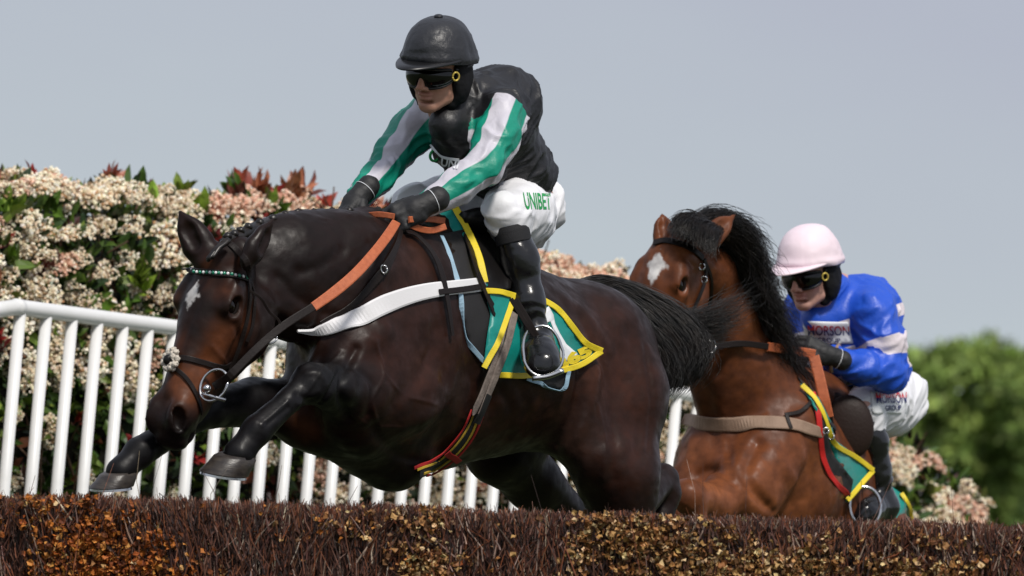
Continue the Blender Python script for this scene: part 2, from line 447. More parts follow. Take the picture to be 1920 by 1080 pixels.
def decal(name, bvh, txt, quad, m, parent, off=.0025, bold=.02, fn=None):
    """lettering laid on the surface inside the pixel quad (top-left, top-right, bottom-right, bottom-left)"""
    V, F = text_geo(txt, bold); wd = V[:, 0].max(); u = V[:, 0] / wd; v = 1 - V[:, 1]
    q = [np.array(p, float) for p in quad]
    P = (q[0] * ((1 - u) * (1 - v))[:, None] + q[1] * (u * (1 - v))[:, None] + q[2] * (u * v)[:, None] + q[3] * ((1 - u) * v)[:, None])
    dep = []; last = 0.0
    for p in P:
        h_, n_ = hit(bvh, p[0], p[1], True); last = h_[1] if h_ is not None else last; dep.append(last)
    fit = np.array(dep) - off
    V3 = np.array([k(p[0], p[1], d_) for p, d_ in zip(P, fit)])
    return mesh_obj(name, V3, F, m, parent, False, attrs={'v': v})
def hair(name, guides, n, r, m, parent, jit=.01, pts=14, sides=3, curl=.004, spread=1.0, cols=None, tip=.25):
    """n strands blended between the guide curves"""
    G = np.array([catmull(g, pts) for g in guides]); ng = len(G)
    wt = rng.random((n, ng)) ** 6; wt /= wt.sum(1, keepdims=True)
    u = rng.random(n) * (ng - 1); i = np.minimum(u.astype(int), ng - 2); f = (u - i)[:, None, None]
    C = G[i] * (1 - f) + G[i + 1] * f
    L = .75 + .3 * rng.random(n)
    tt = np.linspace(0, 1, pts)
    off = rng.normal(0, jit, (n, 1, 3)); C = C + off * (.3 + .9 * tt[None, :, None] * spread)
    ph = rng.random((n, 1)) * 6.28; C = C + curl * tt[None, :, None] * np.stack([np.sin(tt * 9 + ph), np.cos(tt * 7 + ph * 2), np.sin(tt * 8 + ph * 3)], -1)
    src = np.minimum(tt[None] * L[:, None], 1) * (pts - 1); a = np.minimum(src.astype(int), pts - 2); ff = (src - a)[..., None]
    C = C[np.arange(n)[:, None], a] * (1 - ff) + C[np.arange(n)[:, None], a + 1] * ff
    rad = r * (1 - (1 - tip) * tt ** 2)
    V, F = tubes(C, np.broadcast_to(rad, (n, pts)), sides)
    return mesh_obj(name, V, F, m, parent, True)

def bvh_obj(*obs):
    V = []; F = []; n = 0
    for o in obs:
        base = root_of(o); me = o.data; v = np.empty(len(me.vertices) * 3, np.float32); me.vertices.foreach_get('co', v)
        V.append(toK(v.reshape(-1, 3) + base)); F += [tuple(i + n for i in p.vertices) for p in me.polygons]; n += len(me.vertices)
    return BVHTree.FromPolygons([tuple(x) for x in np.concatenate(V)], F)
def merge_bvh(*vf):
    V = []; F = []; n = 0
    for v, f in vf: V.append(np.asarray(v)); F += [tuple(int(i) + n for i in p) for p in f]; n += len(v)
    return BVHTree.FromPolygons([tuple(x) for x in np.concatenate(V)], F)
# ================================================================ ground, far wood
M_grass = mat('turf', (.035, .05, .016), .9, col2=(.06, .075, .025), nscale=3, bump=(40, .5, .02))
g = mesh_obj('ground', [(-2500, -500, 0), (2500, -500, 0), (2500, 4000, 0), (-2500, 4000, 0)], [(0, 1, 2, 3)], M_grass, frame='W', smooth=False)
tag(g, kind='structure')
def rand_frames(n, outward=None, spread=1.0):
    """n random orthonormal frames (rows x,y,z); x is biased to the outward directions"""
    x = rng.normal(0, spread, (n, 3)); 
    if outward is not None: x = x + outward
    x /= np.linalg.norm(x, axis=1, keepdims=True); r = rng.normal(0, 1, (n, 3)); z = np.cross(x, r); z /= np.linalg.norm(z, axis=1, keepdims=True)
    return np.stack([x, np.cross(z, x), z], 1)
def scatter(TV, TF, pos, fr, sc_, col):
    n = len(pos); sc_ = np.asarray(sc_, float)
    if sc_.ndim == 1: sc_ = sc_[:, None].repeat(3, 1)
    V = np.einsum('mk,nk,nkj->nmj', TV, sc_, fr) + pos[:, None]
    F = (np.asarray(TF)[None] + (np.arange(n) * len(TV))[:, None, None]).reshape(-1, 4)
    C = np.repeat(col, len(TV), axis=0)
    return V.reshape(-1, 3), F, C
LEAF_V = np.array([(0, 0, 0), (.35, .21, .05), (.35, 0, 0), (.35, -.21, .05), (.72, .16, .02), (.72, 0, -.04), (.72, -.16, .02), (1.0, 0, -.12)])
LEAF_F = np.array([(0, 3, 2, 1), (1, 2, 5, 4), (2, 3, 6, 5), (4, 5, 6, 7)])
CUBE_V = np.array([(x, y, z) for x in (-1, 1) for y in (-1, 1) for z in (-1, 1)], float) * .58
CUBE_F = np.array([(0, 1, 3, 2), (4, 6, 7, 5), (0, 4, 5, 1), (2, 3, 7, 6), (0, 2, 6, 4), (1, 5, 7, 3)])
def pick(cols, p, n, var=.15):
    c = np.array(cols)[rng.choice(len(cols), n, p=np.array(p) / sum(p))]
    return np.clip(c * (1 + rng.normal(0, var, (n, 1))) * (1 + rng.normal(0, var * .3, (n, 3))), 0.002, 1)
# far wood at the right and beyond
M_leaf_far = mat('far_leaves', attr='Col', rough=.7, col2=(.75, .8, .7), nscale=.6)
cl = []
for i in range(112):
    px = rng.uniform(-1500, 1500) if i > 98 else (1560 + i * 66 + rng.uniform(-20, 20) if i < 59 else 1570 + (i - 59) * 95 + rng.uniform(-20, 20))
    D = rng.uniform(185, 225) if i < 59 else rng.uniform(228, 245); top = 668 + 26 * math.sin(px * .013) + rng.uniform(-12, 12) - (px > 1780) * 10
    if px < 1760: top += max(0, (1760 - px)) * .16
    cx = (px - 960) / F_PX * D; tz = (540 - top) / F_PX * D
    c0 = toW([[cx, D - D0, tz]])[0]; h_ = c0[2]; rr = rng.uniform(1.0, 1.7)
    n = 5200 if i < 10 or 58 < i < 66 else 2600; u = rng.random(n); 
    lobes = np.array([[rng.normal(0, 1.0), rng.normal(0, .9), rng.uniform(.10, .97) * h_ - .3] for _ in range(26)]); lobes[0] = (0, 0, h_ - .6)
    li = rng.integers(0, 26, n); d = rng.normal(0, 1, (n, 3)); d /= np.linalg.norm(d, axis=1, keepdims=True)
    pos = lobes[li] + d * (rng.random((n, 1)) ** .35) * rng.uniform(.45, .7) + np.array([c0[0], c0[1], 0])
    pos[:, 2] = np.maximum(pos[:, 2], .05)
    hue = rng.uniform(0, 1); base = np.array([.25, .34, .07]) * (1 - hue) + np.array([.18, .26, .06]) * hue
    col = pick([base, base * 1.35, base * .65], [5, 3, 3], n)
    cl.append(scatter(LEAF_V, LEAF_F, pos, rand_frames(n), rng.uniform(.28, .5, n), col))
Vw = np.concatenate([c[0] for c in cl]); Cw = np.concatenate([c[2] for c in cl]); o_ = 0; Fw = []
for c in cl: Fw.append(c[1] + o_); o_ += len(c[0])
wd = mesh_obj('woodland', Vw, np.concatenate(Fw), M_leaf_far, None, False, cols=Cw, frame='W')
tag(wd, 'far green wood filling the skyline behind the second horse', 'woodland', kind='stuff')
# ================================================================ flowering hedge behind the rail
M_leaf = mat('glossy_leaf', attr='Col', rough=.38, spec=.5)
M_fl = mat('floret', attr='Col', rough=.75, spec=.2)
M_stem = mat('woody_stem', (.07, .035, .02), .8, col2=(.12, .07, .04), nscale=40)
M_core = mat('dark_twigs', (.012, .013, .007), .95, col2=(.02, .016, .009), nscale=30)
def hdepth(px): return 4.75 + (px / 1300.0) * 3.9          # depth of the hedge face (K), the rail is .55 m in front
TOPX = [-500, -200, 0, 60, 120, 200, 300, 350, 400, 450, 520, 590, 640, 800, 1000, 1060, 1130, 1200, 1300, 1450, 1600, 1680, 1735, 1790, 1830, 1870, 1900]
TOPY = [345, 340, 345, 350, 372, 352, 372, 392, 384, 372, 384, 398, 402, 430, 496, 512, 532, 552, 590, 660, 740, 815, 840, 905, 935, 985, 1100]
def htop(px): return np.interp(px, TOPX, TOPY)
def hedge_point(px, v, dep):
    """v = 0 at the top contour, 1 at the ground; returns K points and outward directions"""
    D = hdepth(px); top = htop(px) + 14 * fbm(np.stack([px * .02, px * 0, px * 0 + 3], -1), 2)
    S = F_PX / (D0 + D)
    H = (1190 + (px - 960) * .087 - top) / S + 1.0             # metres from top to the ground
    z0 = (540 - top) / S; x = (px - 960) / S
    ph = np.clip(v * H / .45, 0, 1)                              # rounded shoulder
    bul = .5 * (1 - np.sqrt(np.clip(1 - (1 - ph) ** 2, 0, 1)))
    lump = .14 * fbm(np.stack([x * 3.1, z0 * 0 + v * H * 3.1, x * 0], -1), 3)
    P = np.stack([x, D + bul + lump * .9 + dep, z0], -1) - np.outer(v * H, UPK) + np.outer(.0 * px, UPK)
    out_ = np.stack([px * 0, -np.ones_like(px) * (.25 + ph), 1.1 * (1 - ph) + .15], -1)
    out_ /= np.linalg.norm(out_, axis=1, keepdims=True); return P, out_
hedge = empty('flowering_hedge', toK([toW(hedge_point(np.array([300.]), np.array([1.]), 0.)[0])[0]])[0],
              'tall evergreen hedge covered in cream blossom with red young shoots, behind the white rail', 'hedge')
# dark inner mass
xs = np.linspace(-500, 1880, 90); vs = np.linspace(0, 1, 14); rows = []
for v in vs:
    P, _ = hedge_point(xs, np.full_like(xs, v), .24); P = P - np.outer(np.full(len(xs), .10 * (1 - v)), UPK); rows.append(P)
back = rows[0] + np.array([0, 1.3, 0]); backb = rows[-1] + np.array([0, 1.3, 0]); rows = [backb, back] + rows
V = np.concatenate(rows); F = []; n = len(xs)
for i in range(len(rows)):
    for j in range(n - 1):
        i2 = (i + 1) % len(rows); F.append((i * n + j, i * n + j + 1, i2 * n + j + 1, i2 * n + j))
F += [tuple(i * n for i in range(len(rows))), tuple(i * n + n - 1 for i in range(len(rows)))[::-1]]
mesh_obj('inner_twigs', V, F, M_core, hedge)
# leaves
def leafset(n, px0, px1, vmax, dmax, cols, p, s0, s1, outb=1.2, vpow=1.6, lift=0):
    px = rng.uniform(px0, px1, n); v = rng.random(n) ** vpow * vmax
    P, O = hedge_point(px, v, rng.uniform(-.06, dmax, n)); P = P + O * lift
    Fr = rand_frames(n, O * outb, .8); return scatter(LEAF_V, LEAF_F, P, Fr, rng.uniform(s0, s1, n), pick(cols, p, n))
GR = [(.07, .125, .02), (.035, .07, .015), (.16, .23, .035), (.02, .04, .012)]
RD = [(.20, .018, .015), (.35, .07, .04), (.11, .014, .013), (.42, .16, .08)]
sets = [leafset(15000, -450, 1880, 1, .2, GR, [5, 4, 2, 4], .06, .11, vpow=1.15), leafset(4200, -450, 1300, .35, .08, GR, [5, 2, 3, 1], .06, .10, vpow=1.0),
        leafset(2200, -450, 1880, 1, .12, [(.05, .012, .01), (.09, .03, .015), (.02, .02, .01)], [3, 2, 3], .06, .11)]
# shoots: small whorls of leaves
def shoots(n, px0, px1, vmax, cols, p, s, lift, seed_v=1.2):
    px = rng.uniform(px0, px1, n); v = rng.random(n) ** seed_v * vmax
    P, O = hedge_point(px, v, rng.uniform(-.05, .03, n)); P = P + O * lift; res = []
    for i in range(n):
        m = rng.integers(6, 10); ax = O[i] + rng.normal(0, .35, 3) + UPK * .5; c = pick(cols, p, 1, .2)[0]
        fr = rand_frames(m, np.tile(unit(ax) * 1.5, (m, 1)), .75); res.append(scatter(LEAF_V, LEAF_F, np.tile(P[i], (m, 1)) + rng.normal(0, .008, (m, 3)), fr, rng.uniform(.7, 1.1, m) * s, np.clip(np.tile(c, (m, 1)) * rng.uniform(.7, 1.4, (m, 1)), 0, 1)))
    return res
sets += shoots(26, -450, 1250, .04, RD, [3, 3, 2, 3], .085, .02) + shoots(46, -450, 1300, .55, RD, [4, 2, 3, 1], .10, .05) + shoots(50, -100, 900, 1.0, RD, [4, 1, 4, 1], .09, .04, .6) + shoots(52, -450, 900, .3, [(.17, .26, .03), (.09, .17, .02)], [1, 1], .10, .06) + shoots(10, 430, 620, .02, [(.42, .15, .07), (.30, .05, .03), (.12, .03, .02)], [2, 1, 1], .10, .05)
sets += shoots(14, 1640, 1850, .3, [(.13, .16, .03), (.2, .06, .03)], [2, 1], .09, .03)
o_ = 0; Fs = []
for s in sets: Fs.append(s[1] + o_); o_ += len(s[0])
mesh_obj('foliage', np.concatenate([s[0] for s in sets]), np.concatenate(Fs), M_leaf, hedge, False, cols=np.concatenate([s[2] for s in sets]))
# woody stems
n = 420; px = rng.uniform(-450, 1880, n); v = rng.uniform(.1, .95, n); P, O = hedge_point(px, v, .16)
c = np.stack([P, P + O * .08 + UPK * .10 + rng.normal(0, .05, (n, 3)), P + O * .16 + UPK * .26 + rng.normal(0, .06, (n, 3))], 1)
V, F = tubes(c, np.array([.006, .005, .003]), 5); tag(mesh_obj('woody_stems', V, F, M_stem, hedge), kind='stuff')
# blossom heads: domes of tiny florets
def head_mesh(kind, small=False):
    cols = {0: [(.92, .82, .62), (.80, .64, .44), (.97, .91, .77), (.50, .28, .14)], 1: [(.78, .50, .37), (.88, .68, .53), (.60, .33, .22), (.90, .78, .62)], 2: [(.80, .68, .50), (.62, .46, .30), (.88, .80, .66), (.30, .20, .10)]}[kind]
    nl = 6; L = [np.zeros(3)] + [np.array([math.cos(a), math.sin(a), rng.uniform(-.5, .1)]) * .04 for a in rng.uniform(0, 6.28) + np.arange(5) * 1.257]
    P = []; N = []
    for c in L:
        m = 24 if small else 34; d = rng.normal(0, 1, (m, 3)); d /= np.linalg.norm(d, axis=1, keepdims=True); d[:, 2] = np.abs(d[:, 2]) * 1.0 - .25
        P.append(c + d * .030 * rng.uniform(.75, 1.08, (m, 1))); N.append(d)
    P = np.concatenate(P); n = len(P)
    return scatter(CUBE_V, CUBE_F, P, rand_frames(n), rng.uniform(.0046, .0078, n) * (1.15 if small else 1), pick(cols, [6, 3, 4, 1], n, .10))
HM = [head_mesh(kd) for kd in (0, 0, 2, 2, 1, 1)]; HS = [head_mesh(kd, True) for kd in (0, 2, 1)]
heads = []
def blue(n, px0, px1, v0, v1, sp, pk, s=(.9, 1.35)):
    cnt = 0; tries = 0
    while cnt < n and tries < n * 25:
        tries += 1; px = rng.uniform(px0, px1); v = rng.uniform(v0, v1)
        P, O = hedge_point(np.array([px]), np.array([v]), rng.uniform(-.12, -.04)); P = P[0]; O = O[0]
        if any(((P - h[0]) ** 2).sum() < sp ** 2 for h in heads): continue
        pink = px > 360 and v < .12
        kd = rng.choice(3, p=[.15, .3, .55] if pink else pk)
        heads.append((P + (UPK * .035 if v < .03 else 0), unit(O + rng.normal(0, .3, 3)), kd, rng.uniform(*s), px, v)); cnt += 1
blue(90, -60, 1200, .0, .022, .082, [.5, .35, .15], (.8, 1.3))
blue(104, -60, 660, 0.0, .29, .112, [.62, .33, .05], (.8, 1.5))
blue(50, 990, 1170, 0.0, .10, .066, [.2, .35, .45])
blue(44, -60, 900, .30, .92, .15, [.5, .4, .1], (.6, 1.0))
blue(30, 1240, 1310, .0, .9, .10, [.5, .4, .1], (.8, 1.1)); blue(14, 1500, 1600, .0, .4, .09, [.7, .3, 0.], (.8, 1.1))
blue(42, 1640, 1850, 0, .4, .080, [.35, .4, .25], (1.0, 1.4))
blue(150, 620, 1640, 0.0, .45, .11, [.35, .35, .3]); blue(90, -450, -40, 0.0, .5, .11, [.5, .35, .15]); blue(60, 600, 1640, .4, .9, .14, [.5, .35, .15])
def fr_of(O):
    z = unit(O); x = unit(np.cross(z, [.3, .9, .1])); return np.stack([x, np.cross(z, x), z])
heads.sort(key=lambda h: -(h[3] + (1.0 if (-20 < h[4] < 330 and h[5] < .42) else 0)))
hm_objs = []
for i, (T, kd) in enumerate(zip(HM, (0, 0, 1, 1, 2, 2))): hm_objs.append((T, kd, [None]))
kindmap = {0: [0, 1], 1: [2, 3], 2: [4, 5]}
rest = []
for i, (P, O, kd, s, px, v) in enumerate(heads):
    fr = fr_of(O); vi = kindmap[kd][i % 2]
    if i < 100:
        T, _, slot = hm_objs[vi]
        Mw = (fr @ RW)                          # rows: local axes in world
        if slot[0] is None:
            me0 = mesh_obj('flower_head', T[0], T[1], M_fl, None, False, cols=T[2], frame='W'); slot[0] = me0.data; ob = me0
        else:
            ob = bpy.data.objects.new('flower_head', slot[0]); sc.collection.objects.link(ob)
        ob.parent = hedge
        Mt = Matrix(((Mw.T * s)).tolist()).to_4x4(); Mt.translation = Vector(tuple(toW(P) - root_of(hedge))); ob.matrix_local = Mt
    else:
        T = HS[kd] if not (1600 < px) else HM[vi]
        rest.append((T[0] * s @ fr + P, T[1], T[2]))
o_ = 0; Fs = []
for s in rest: Fs.append(s[1] + o_); o_ += len(s[0])
tag(mesh_obj('blossom', np.concatenate([s[0] for s in rest]), np.concatenate(Fs), M_fl, hedge, False, cols=np.concatenate([s[2] for s in rest])), kind='stuff')
# ================================================================ white running rail
M_white = mat('white_plastic', (.80, .80, .79), .32, col2=(.70, .70, .67), nscale=9, coat=.2, bump=(30, .03), nrange=(.5, .9))
def rail_y(px): return 576 + (px - 30) * .130
def rail_d(px): return 4.1 + (px / 1300.0) * 3.9
rail = empty('running_rail', toK([toW(k(640, 0, rail_d(640))) * [1, 1, 0]])[0], 'white plastic running rail of close-set pales in front of the blossoming hedge', 'rail')
pts = [k(x, rail_y(x), rail_d(x)) for x in np.linspace(30, 1490, 30)]
dn = -UPK
lft = pts[0] - unit(pts[1] - pts[0]) * .03
pts = [pts[0] + unit(pts[0] - pts[1]) * q_ + dn * (q_ * .16) for q_ in (1.6, 1.2, .8, .4, .1)] + pts
e = pts[-1]; pts += [e + (pts[-1] - pts[-2]) * .3 + dn * .02, e + (pts[-1] - pts[-2]) * .4 + dn * .1, e + (pts[-1] - pts[-2]) * .4 + dn * 1.9]
V, F = tube1(pts, .0305, 16); mesh_obj('top_rail', V, F, M_white, rail)
for xj in (33, 520, 1010, 1360):
    a_, b_ = k(xj - 5, rail_y(xj - 5), rail_d(xj - 5)), k(xj + 5, rail_y(xj + 5), rail_d(xj + 5)); V, F = tube1([a_, a_ * .95 + b_ * .05, a_ * .05 + b_ * .95, b_], np.array([.0308, .0325, .0325, .0308]), 16); mesh_obj('rail_joint', V, F, M_white, rail)
px = 38.0; sp = 49.0; first = None; XP = [-11, -60, -109, -158, -207, -256, -305, -354, -403, -452]
while px < 1475:
    XP.append(px); px += sp; sp = 49.0 - 8.2 * (px / 1060.0)
for px in XP:
    top = k(px, rail_y(px) + 6, rail_d(px)); gz = toW(top)[2]
    path = np.array([toW(top), toW(top) * [1, 1, 0] + [0, 0, gz * .5], toW(top) * [1, 1, 0] + [0, 0, -.05]]); 
    if first is None:
        hh = gz; V, F = tube1(np.array([[0, 0, 0], [0, 0, -hh / 2], [0, 0, -hh - .05]]), .0225, 14)
        ob = mesh_obj('pale', V, F, M_white, None, frame='W'); first = ob
    else:
        ob = first.copy(); sc.collection.objects.link(ob)
    ob.parent = rail; ob.location = Vector(tuple(toW(top) - root_of(rail)))
# ================================================================ birch brush fence
M_twig = mat('birch_twig', attr='Col', rough=.5, spec=.3, col2=(.5, .5, .5), nscale=60)
M_dleaf = mat('dry_leaf', attr='Col', rough=.6, spec=.25)
M_bcore = mat('packed_birch', (.016, .009, .008), .95, col2=(.035, .02, .017), nscale=60, aniso=(1, 1, .08))
TL, TR = k(-380, 926, -1.55), k(2300, 1010, -2.35)
FX = TR - TL; FN = unit(np.cross(UPK, unit(FX))) ; FN = FN if FN[1] < 0 else -FN      # outward, towards the camera
HT = 1.32
fence = empty('brush_fence', TL + FX / 2 - UPK * HT - FN * .4, 'clipped birch fence, packed dark twigs and dry orange leaves, under both horses', 'brush fence')
def fpt(u, h, dep): return TL + np.outer(u, FX) + np.outer(h, UPK) - np.outer(dep, FN)
V = []
for dep in (.05, .95):
    for h in (-.045, -HT - .05):
        for u in (0, 1): V.append(fpt(np.array([u]), np.array([h]), np.array([dep]))[0])
mesh_obj('packed_core', V, [(0, 1, 3, 2), (4, 6, 7, 5), (0, 4, 5, 1), (2, 3, 7, 6), (0, 2, 6, 4), (1, 5, 7, 3)], M_bcore, fence, False)
def twigset(n, h0, h1, d0, d1, l0, l1, r0_, r1_, lean=.25, topclip=True):
    u = rng.random(n); h = rng.uniform(h0, h1, n); d = rng.uniform(d0, d1, n); L = rng.uniform(l0, l1, n)
    base = fpt(u, h, d)
    lx = rng.normal(-.06, lean, n) + .22 * vnoise(np.stack([u * 40, h * 3, d * 0], -1)); ly = rng.normal(0.0, .14, n) 
    dr = UPK[None] + np.outer(lx, unit(FX)) + np.outer(ly, FN); dr /= np.linalg.norm(dr, axis=1, keepdims=True)
    if topclip:
        lim = (.012 + .007 * rng.normal(0, 1, n) + .010 * vnoise(np.stack([u * 60, u * 0, u * 0 + 5], -1)) - h) / np.maximum(dr @ UPK, .3); L = np.minimum(L, np.maximum(lim, .02))
    bend = rng.normal(0, .05, (n, 3)) * L[:, None]
    c = np.stack([base, base + dr * (L * .5)[:, None] + bend, base + dr * L[:, None]], 1)
    r = rng.uniform(r0_, r1_, n); R = r[:, None] * np.array([1, .85, .5])[None]
    V, F = tubes(c, R, 3)
    col = pick([(.080, .030, .021), (.15, .062, .040), (.024, .011, .009), (.24, .080, .036), (.32, .22, .17), (.55, .43, .34)], [5, 4, 4, 3, 1.3, .45], n)
    return V, F, np.repeat(col, 9, axis=0)
tw = [twigset(34000, -.42, .0, -.02, .12, .06, .22, .0010, .0023), twigset(15000, -.42, -.01, -.045, .05, .03, .10, .0012, .0028, .55), twigset(9000, -.12, .0, .0, .9, .05, .14, .0010, .0020), twigset(9000, -1.32, -.3, -.03, .10, .12, .4, .0014, .003),
      twigset(700, -.02, .0, -.03, .3, .02, .055, .0007, .0014, .5, False), twigset(22, -.05, .0, 0, .3, .12, .24, .0009, .0014, .35, False)]
o_ = 0; Fs = []
for s in tw: Fs.append(s[1] + o_); o_ += len(s[0])
tag(mesh_obj('birch_twigs', np.concatenate([s[0] for s in tw]), np.concatenate(Fs), M_twig, fence, False, cols=np.concatenate([s[2] for s in tw])), kind='stuff')
n = 150000; u = rng.random(n); h = -.42 + .43 * rng.random(n) ** .85; pxu = -380 + u * 2680
den = fbm(np.stack([pxu * .006, h * 4, u * 0 + 9.], -1), 3) * .9
den += 1.0 * np.exp(-((pxu - 270) / 200) ** 2) + .8 * np.exp(-((pxu - 1310) / 190) ** 2) + .45 * np.exp(-((pxu - 1700) / 160) ** 2) + .35 * np.exp(-((pxu - 900) / 100) ** 2) - .5 * np.exp(-((pxu - 660) / 150) ** 2)
den += -(h + .10) * 2.6 - .12 + .5 * vnoise(np.stack([pxu * .05, h * 30, u * 0], -1))
keep = rng.random(n) < np.clip(den * .7, .015, .95) ** 1.3
u, h, pxu = u[keep], h[keep], pxu[keep]; n = len(u)
P = fpt(u, h, rng.uniform(-.055, .03, n))
org = np.exp(-((pxu - 250) / 330) ** 2)[:, None]
c1 = pick([(.38, .12, .02), (.26, .07, .015), (.52, .22, .05), (.12, .035, .012)], [4, 4, 2, 3], n); c2 = pick([(.42, .24, .09), (.27, .12, .04), (.62, .45, .24), (.13, .06, .025)], [4, 4, 2, 3], n)
LV = LEAF_V.copy(); LV[:, 1] *= 1.7; LV[[1, 3], 2] += .25; LV[7, 2] += .3
V, F, C = scatter(LV, LEAF_F, P, rand_frames(n), rng.uniform(.012, .028, n), np.where(rng.random((n, 1)) < org, c1, c2))
tag(mesh_obj('dry_leaves', V, F, M_dleaf, fence, False, cols=C), kind='stuff')
# ================================================================ kicked-up clods
M_clod = mat('earth', (.05, .035, .025), .9, bump=(80, .5))
for i, (px, py, r, w_) in enumerate([(1883, 321, 3.2, 'highest of the flying earth specks, alone in the sky at top right'), (1664, 490, 3.4, 'dark earth speck flying just right of the pink helmet'),
        (1735, 508, 2.6, 'small earth speck in the sky between the pink helmet and the wood'), (1843, 578, 2.2, 'small earth speck in the sky above the wood, upper of two close ones'),
        (1851, 629, 2.4, 'small earth speck just above the wood top, lower of two close ones'), (1764, 705, 3.0, 'earth speck against the green wood beside the blue sleeve'), (1724, 683, 3.2, 'earth speck close behind the elbow of the blue silks')]):
    c = k(px, py, 3.0 + .2 * i); V, F = sphere((0, 0, 0), kr(r, 3), 5); V = np.array(V); V *= (1 + .35 * vnoise(V * 300 + i * 7))[:, None]
    tag(mesh_obj('earth_clod', V @ RW, F, M_clod, None, False, frame='W', loc=toW(c)), w_, 'clod', 'clods kicked up by the horses')
# ================================================================ horse building
def frame_head(phi, tilt, roll=0.0):
    """phi: turn of the face from the camera towards image left; tilt: forward share of the long axis"""
    c, s = math.cos(math.radians(phi)), math.sin(math.radians(phi))
    H = np.array([-s, -c, 0]); l = np.array([c, -s, 0]); Z = np.array([0, 0, 1.0])
    rl = math.radians(roll); l, Z = l * math.cos(rl) - Z * math.sin(rl), Z * math.cos(rl) + l * math.sin(rl)
    t = math.radians(tilt); a = unit(-Z * math.cos(t) + H * math.sin(t)); n = unit(H * math.cos(t) + Z * math.sin(t))
    return a, n, l
def horse_head(f, O, fr, S=1.0, St=1.0):
    a, n, l = fr; a_len = a * St
    def q(t, h, w_=0.0): return O + S * (t * a_len + h * n + w_ * l)
    ax = [a, n, l]
    f.ell(q(.10, -.085), np.array((.105, .080, .080)) * S, ax, .03)
    f.ell(q(.19, -.075), np.array((.15, .07, .095)) * S, ax, .03)
    f.ell(q(.23, -.155), np.array((.15, .105, .062)) * S, ax, .03)
    for s in (-1, 1):
        f.ell(q(.20, -.175, s * .045), np.array((.105, .095, .04)) * S, ax, .025)
        f.cap(q(.13, -.05, s * .07), .032 * S, q(.19, -.05, s * .083), .033 * S, .02)      # brow
        f.cap(q(.22, -.075, s * .078), .024 * S, q(.36, -.095, s * .056), .018 * S, .025)    # facial crest
        f.ell(q(.545, -.045, s * .040), np.array((.055, .042, .030)) * S, ax, .015)
        f.cap(q(.42, -.075, s * .03), .035 * S, q(.52, -.07, s * .03), .035 * S, .03)
    f.cap(q(.2, -.065), .066 * S, q(.47, -.052), .044 * S, .03)
    f.cap(q(.2, -.2), .055 * S, q(.5, -.125), .036 * S, .035)
    f.cap(q(.3, -.12), .06 * S, q(.5, -.09), .05 * S, .03)
    f.ell(q(.56, -.075), np.array((.058, .056, .050)) * S, ax, .025)
    f.ell(q(.575, -.122), np.array((.036, .024, .032)) * S, ax, .015)                           # lower lip
    f.ell(q(.612, -.085), np.array((.026, .045, .042)) * S, ax, .015)                          # upper lip
    for s in (-1, 1):
        f.cap(q(.605, -.118, s * .02), .004 * S, q(.52, -.125, s * .062), .006 * S,   .006, sub=True)
        f.ell(q(.560, -.030, s * .056), np.array((.034, .017, .022)) * S, [unit(a * .85 - n * .5), unit(n * .85 + a * .5), l], .008, sub=True)
        f.ell(q(.19, -.052, s * .104), np.array((.028, .019, .018)) * S, ax, .010, sub=True)
    return q
def ear(f, b, t, face, w_, S=1.0):
    b = np.array(b); t = np.array(t); m1 = b * .72 + t * .28; m2 = b * .42 + t * .58; fc = unit(face)
    f.chain([b, m1, m2, t], [w_ * .85, w_, w_ * .8, w_ * .14], .018, squash=(fc, .62))
    f.chain([b * .75 + t * .25 + fc * w_ * .75, m2 + fc * w_ * .62, b * .1 + t * .9 + fc * w_ * .3], [w_ * .5, w_ * .55, w_ * .1], .006, squash=(fc, .75), sub=True)
def hoof(name, c, toe, sole, w_, ln, ht, parent, m, mshoe):
    """c: coronet centre, toe: toe direction, sole: direction out of the sole"""
    s = unit(sole); t = unit(toe - (toe @ s) * s); l = np.cross(s, t); rows = []; n = 28
    for i, (hh, sc_, sh) in enumerate([(-.10, .80, -.06), (0, .86, 0), (.06, .92, .02), (.5, .97, .16), (.94, 1.06, .33), (1.0, 1.06, .35)]):
        ctr = c + s * ht * hh + t * ln * sh * .6
        ang = np.linspace(0, 2 * math.pi, n, endpoint=False)
        rows.append(ctr + (np.cos(ang) * ln * .5 * sc_)[:, None] * t + (np.sin(ang) * w_ * .5 * sc_ * (1 - .12 * (np.cos(ang) < -.2) ))[:, None] * l)
    V = np.concatenate(rows); F = []
    for i in range(len(rows) - 1):
        for j in range(n): F.append((i * n + j, i * n + (j + 1) % n, (i + 1) * n + (j + 1) % n, (i + 1) * n + j))
    F += [tuple(range(n))[::-1], tuple((len(rows) - 1) * n + j for j in range(n))]
    o = mesh_obj(name, V, F, m, parent)
    ctr = c + s * (ht * 1.0 + .004) + t * ln * .35 * .6; ang = np.linspace(-2.5, 2.5, 30)
    P = ctr + (np.cos(ang) * ln * .485)[:, None] * t + (np.sin(ang) * w_ * .485)[:, None] * l
    V = []; F = []
    for i, p in enumerate(P):
        q_ = unit(p - ctr)
        for a_, b_ in ((-.014, -.003), (.002, -.003), (.003, .004), (-.014, .004)): V.append(p + q_ * a_ + s * b_)
    for i in range(len(P) - 1):
        for j in range(4): F.append((i * 4 + j, i * 4 + (j + 1) % 4, i * 4 + 4 + (j + 1) % 4, i * 4 + 4 + j))
    F += [(0, 1, 2, 3), tuple((len(P) - 1) * 4 + j for j in (3, 2, 1, 0))]
    mesh_obj('horseshoe', V, F, mshoe, o, False); return o
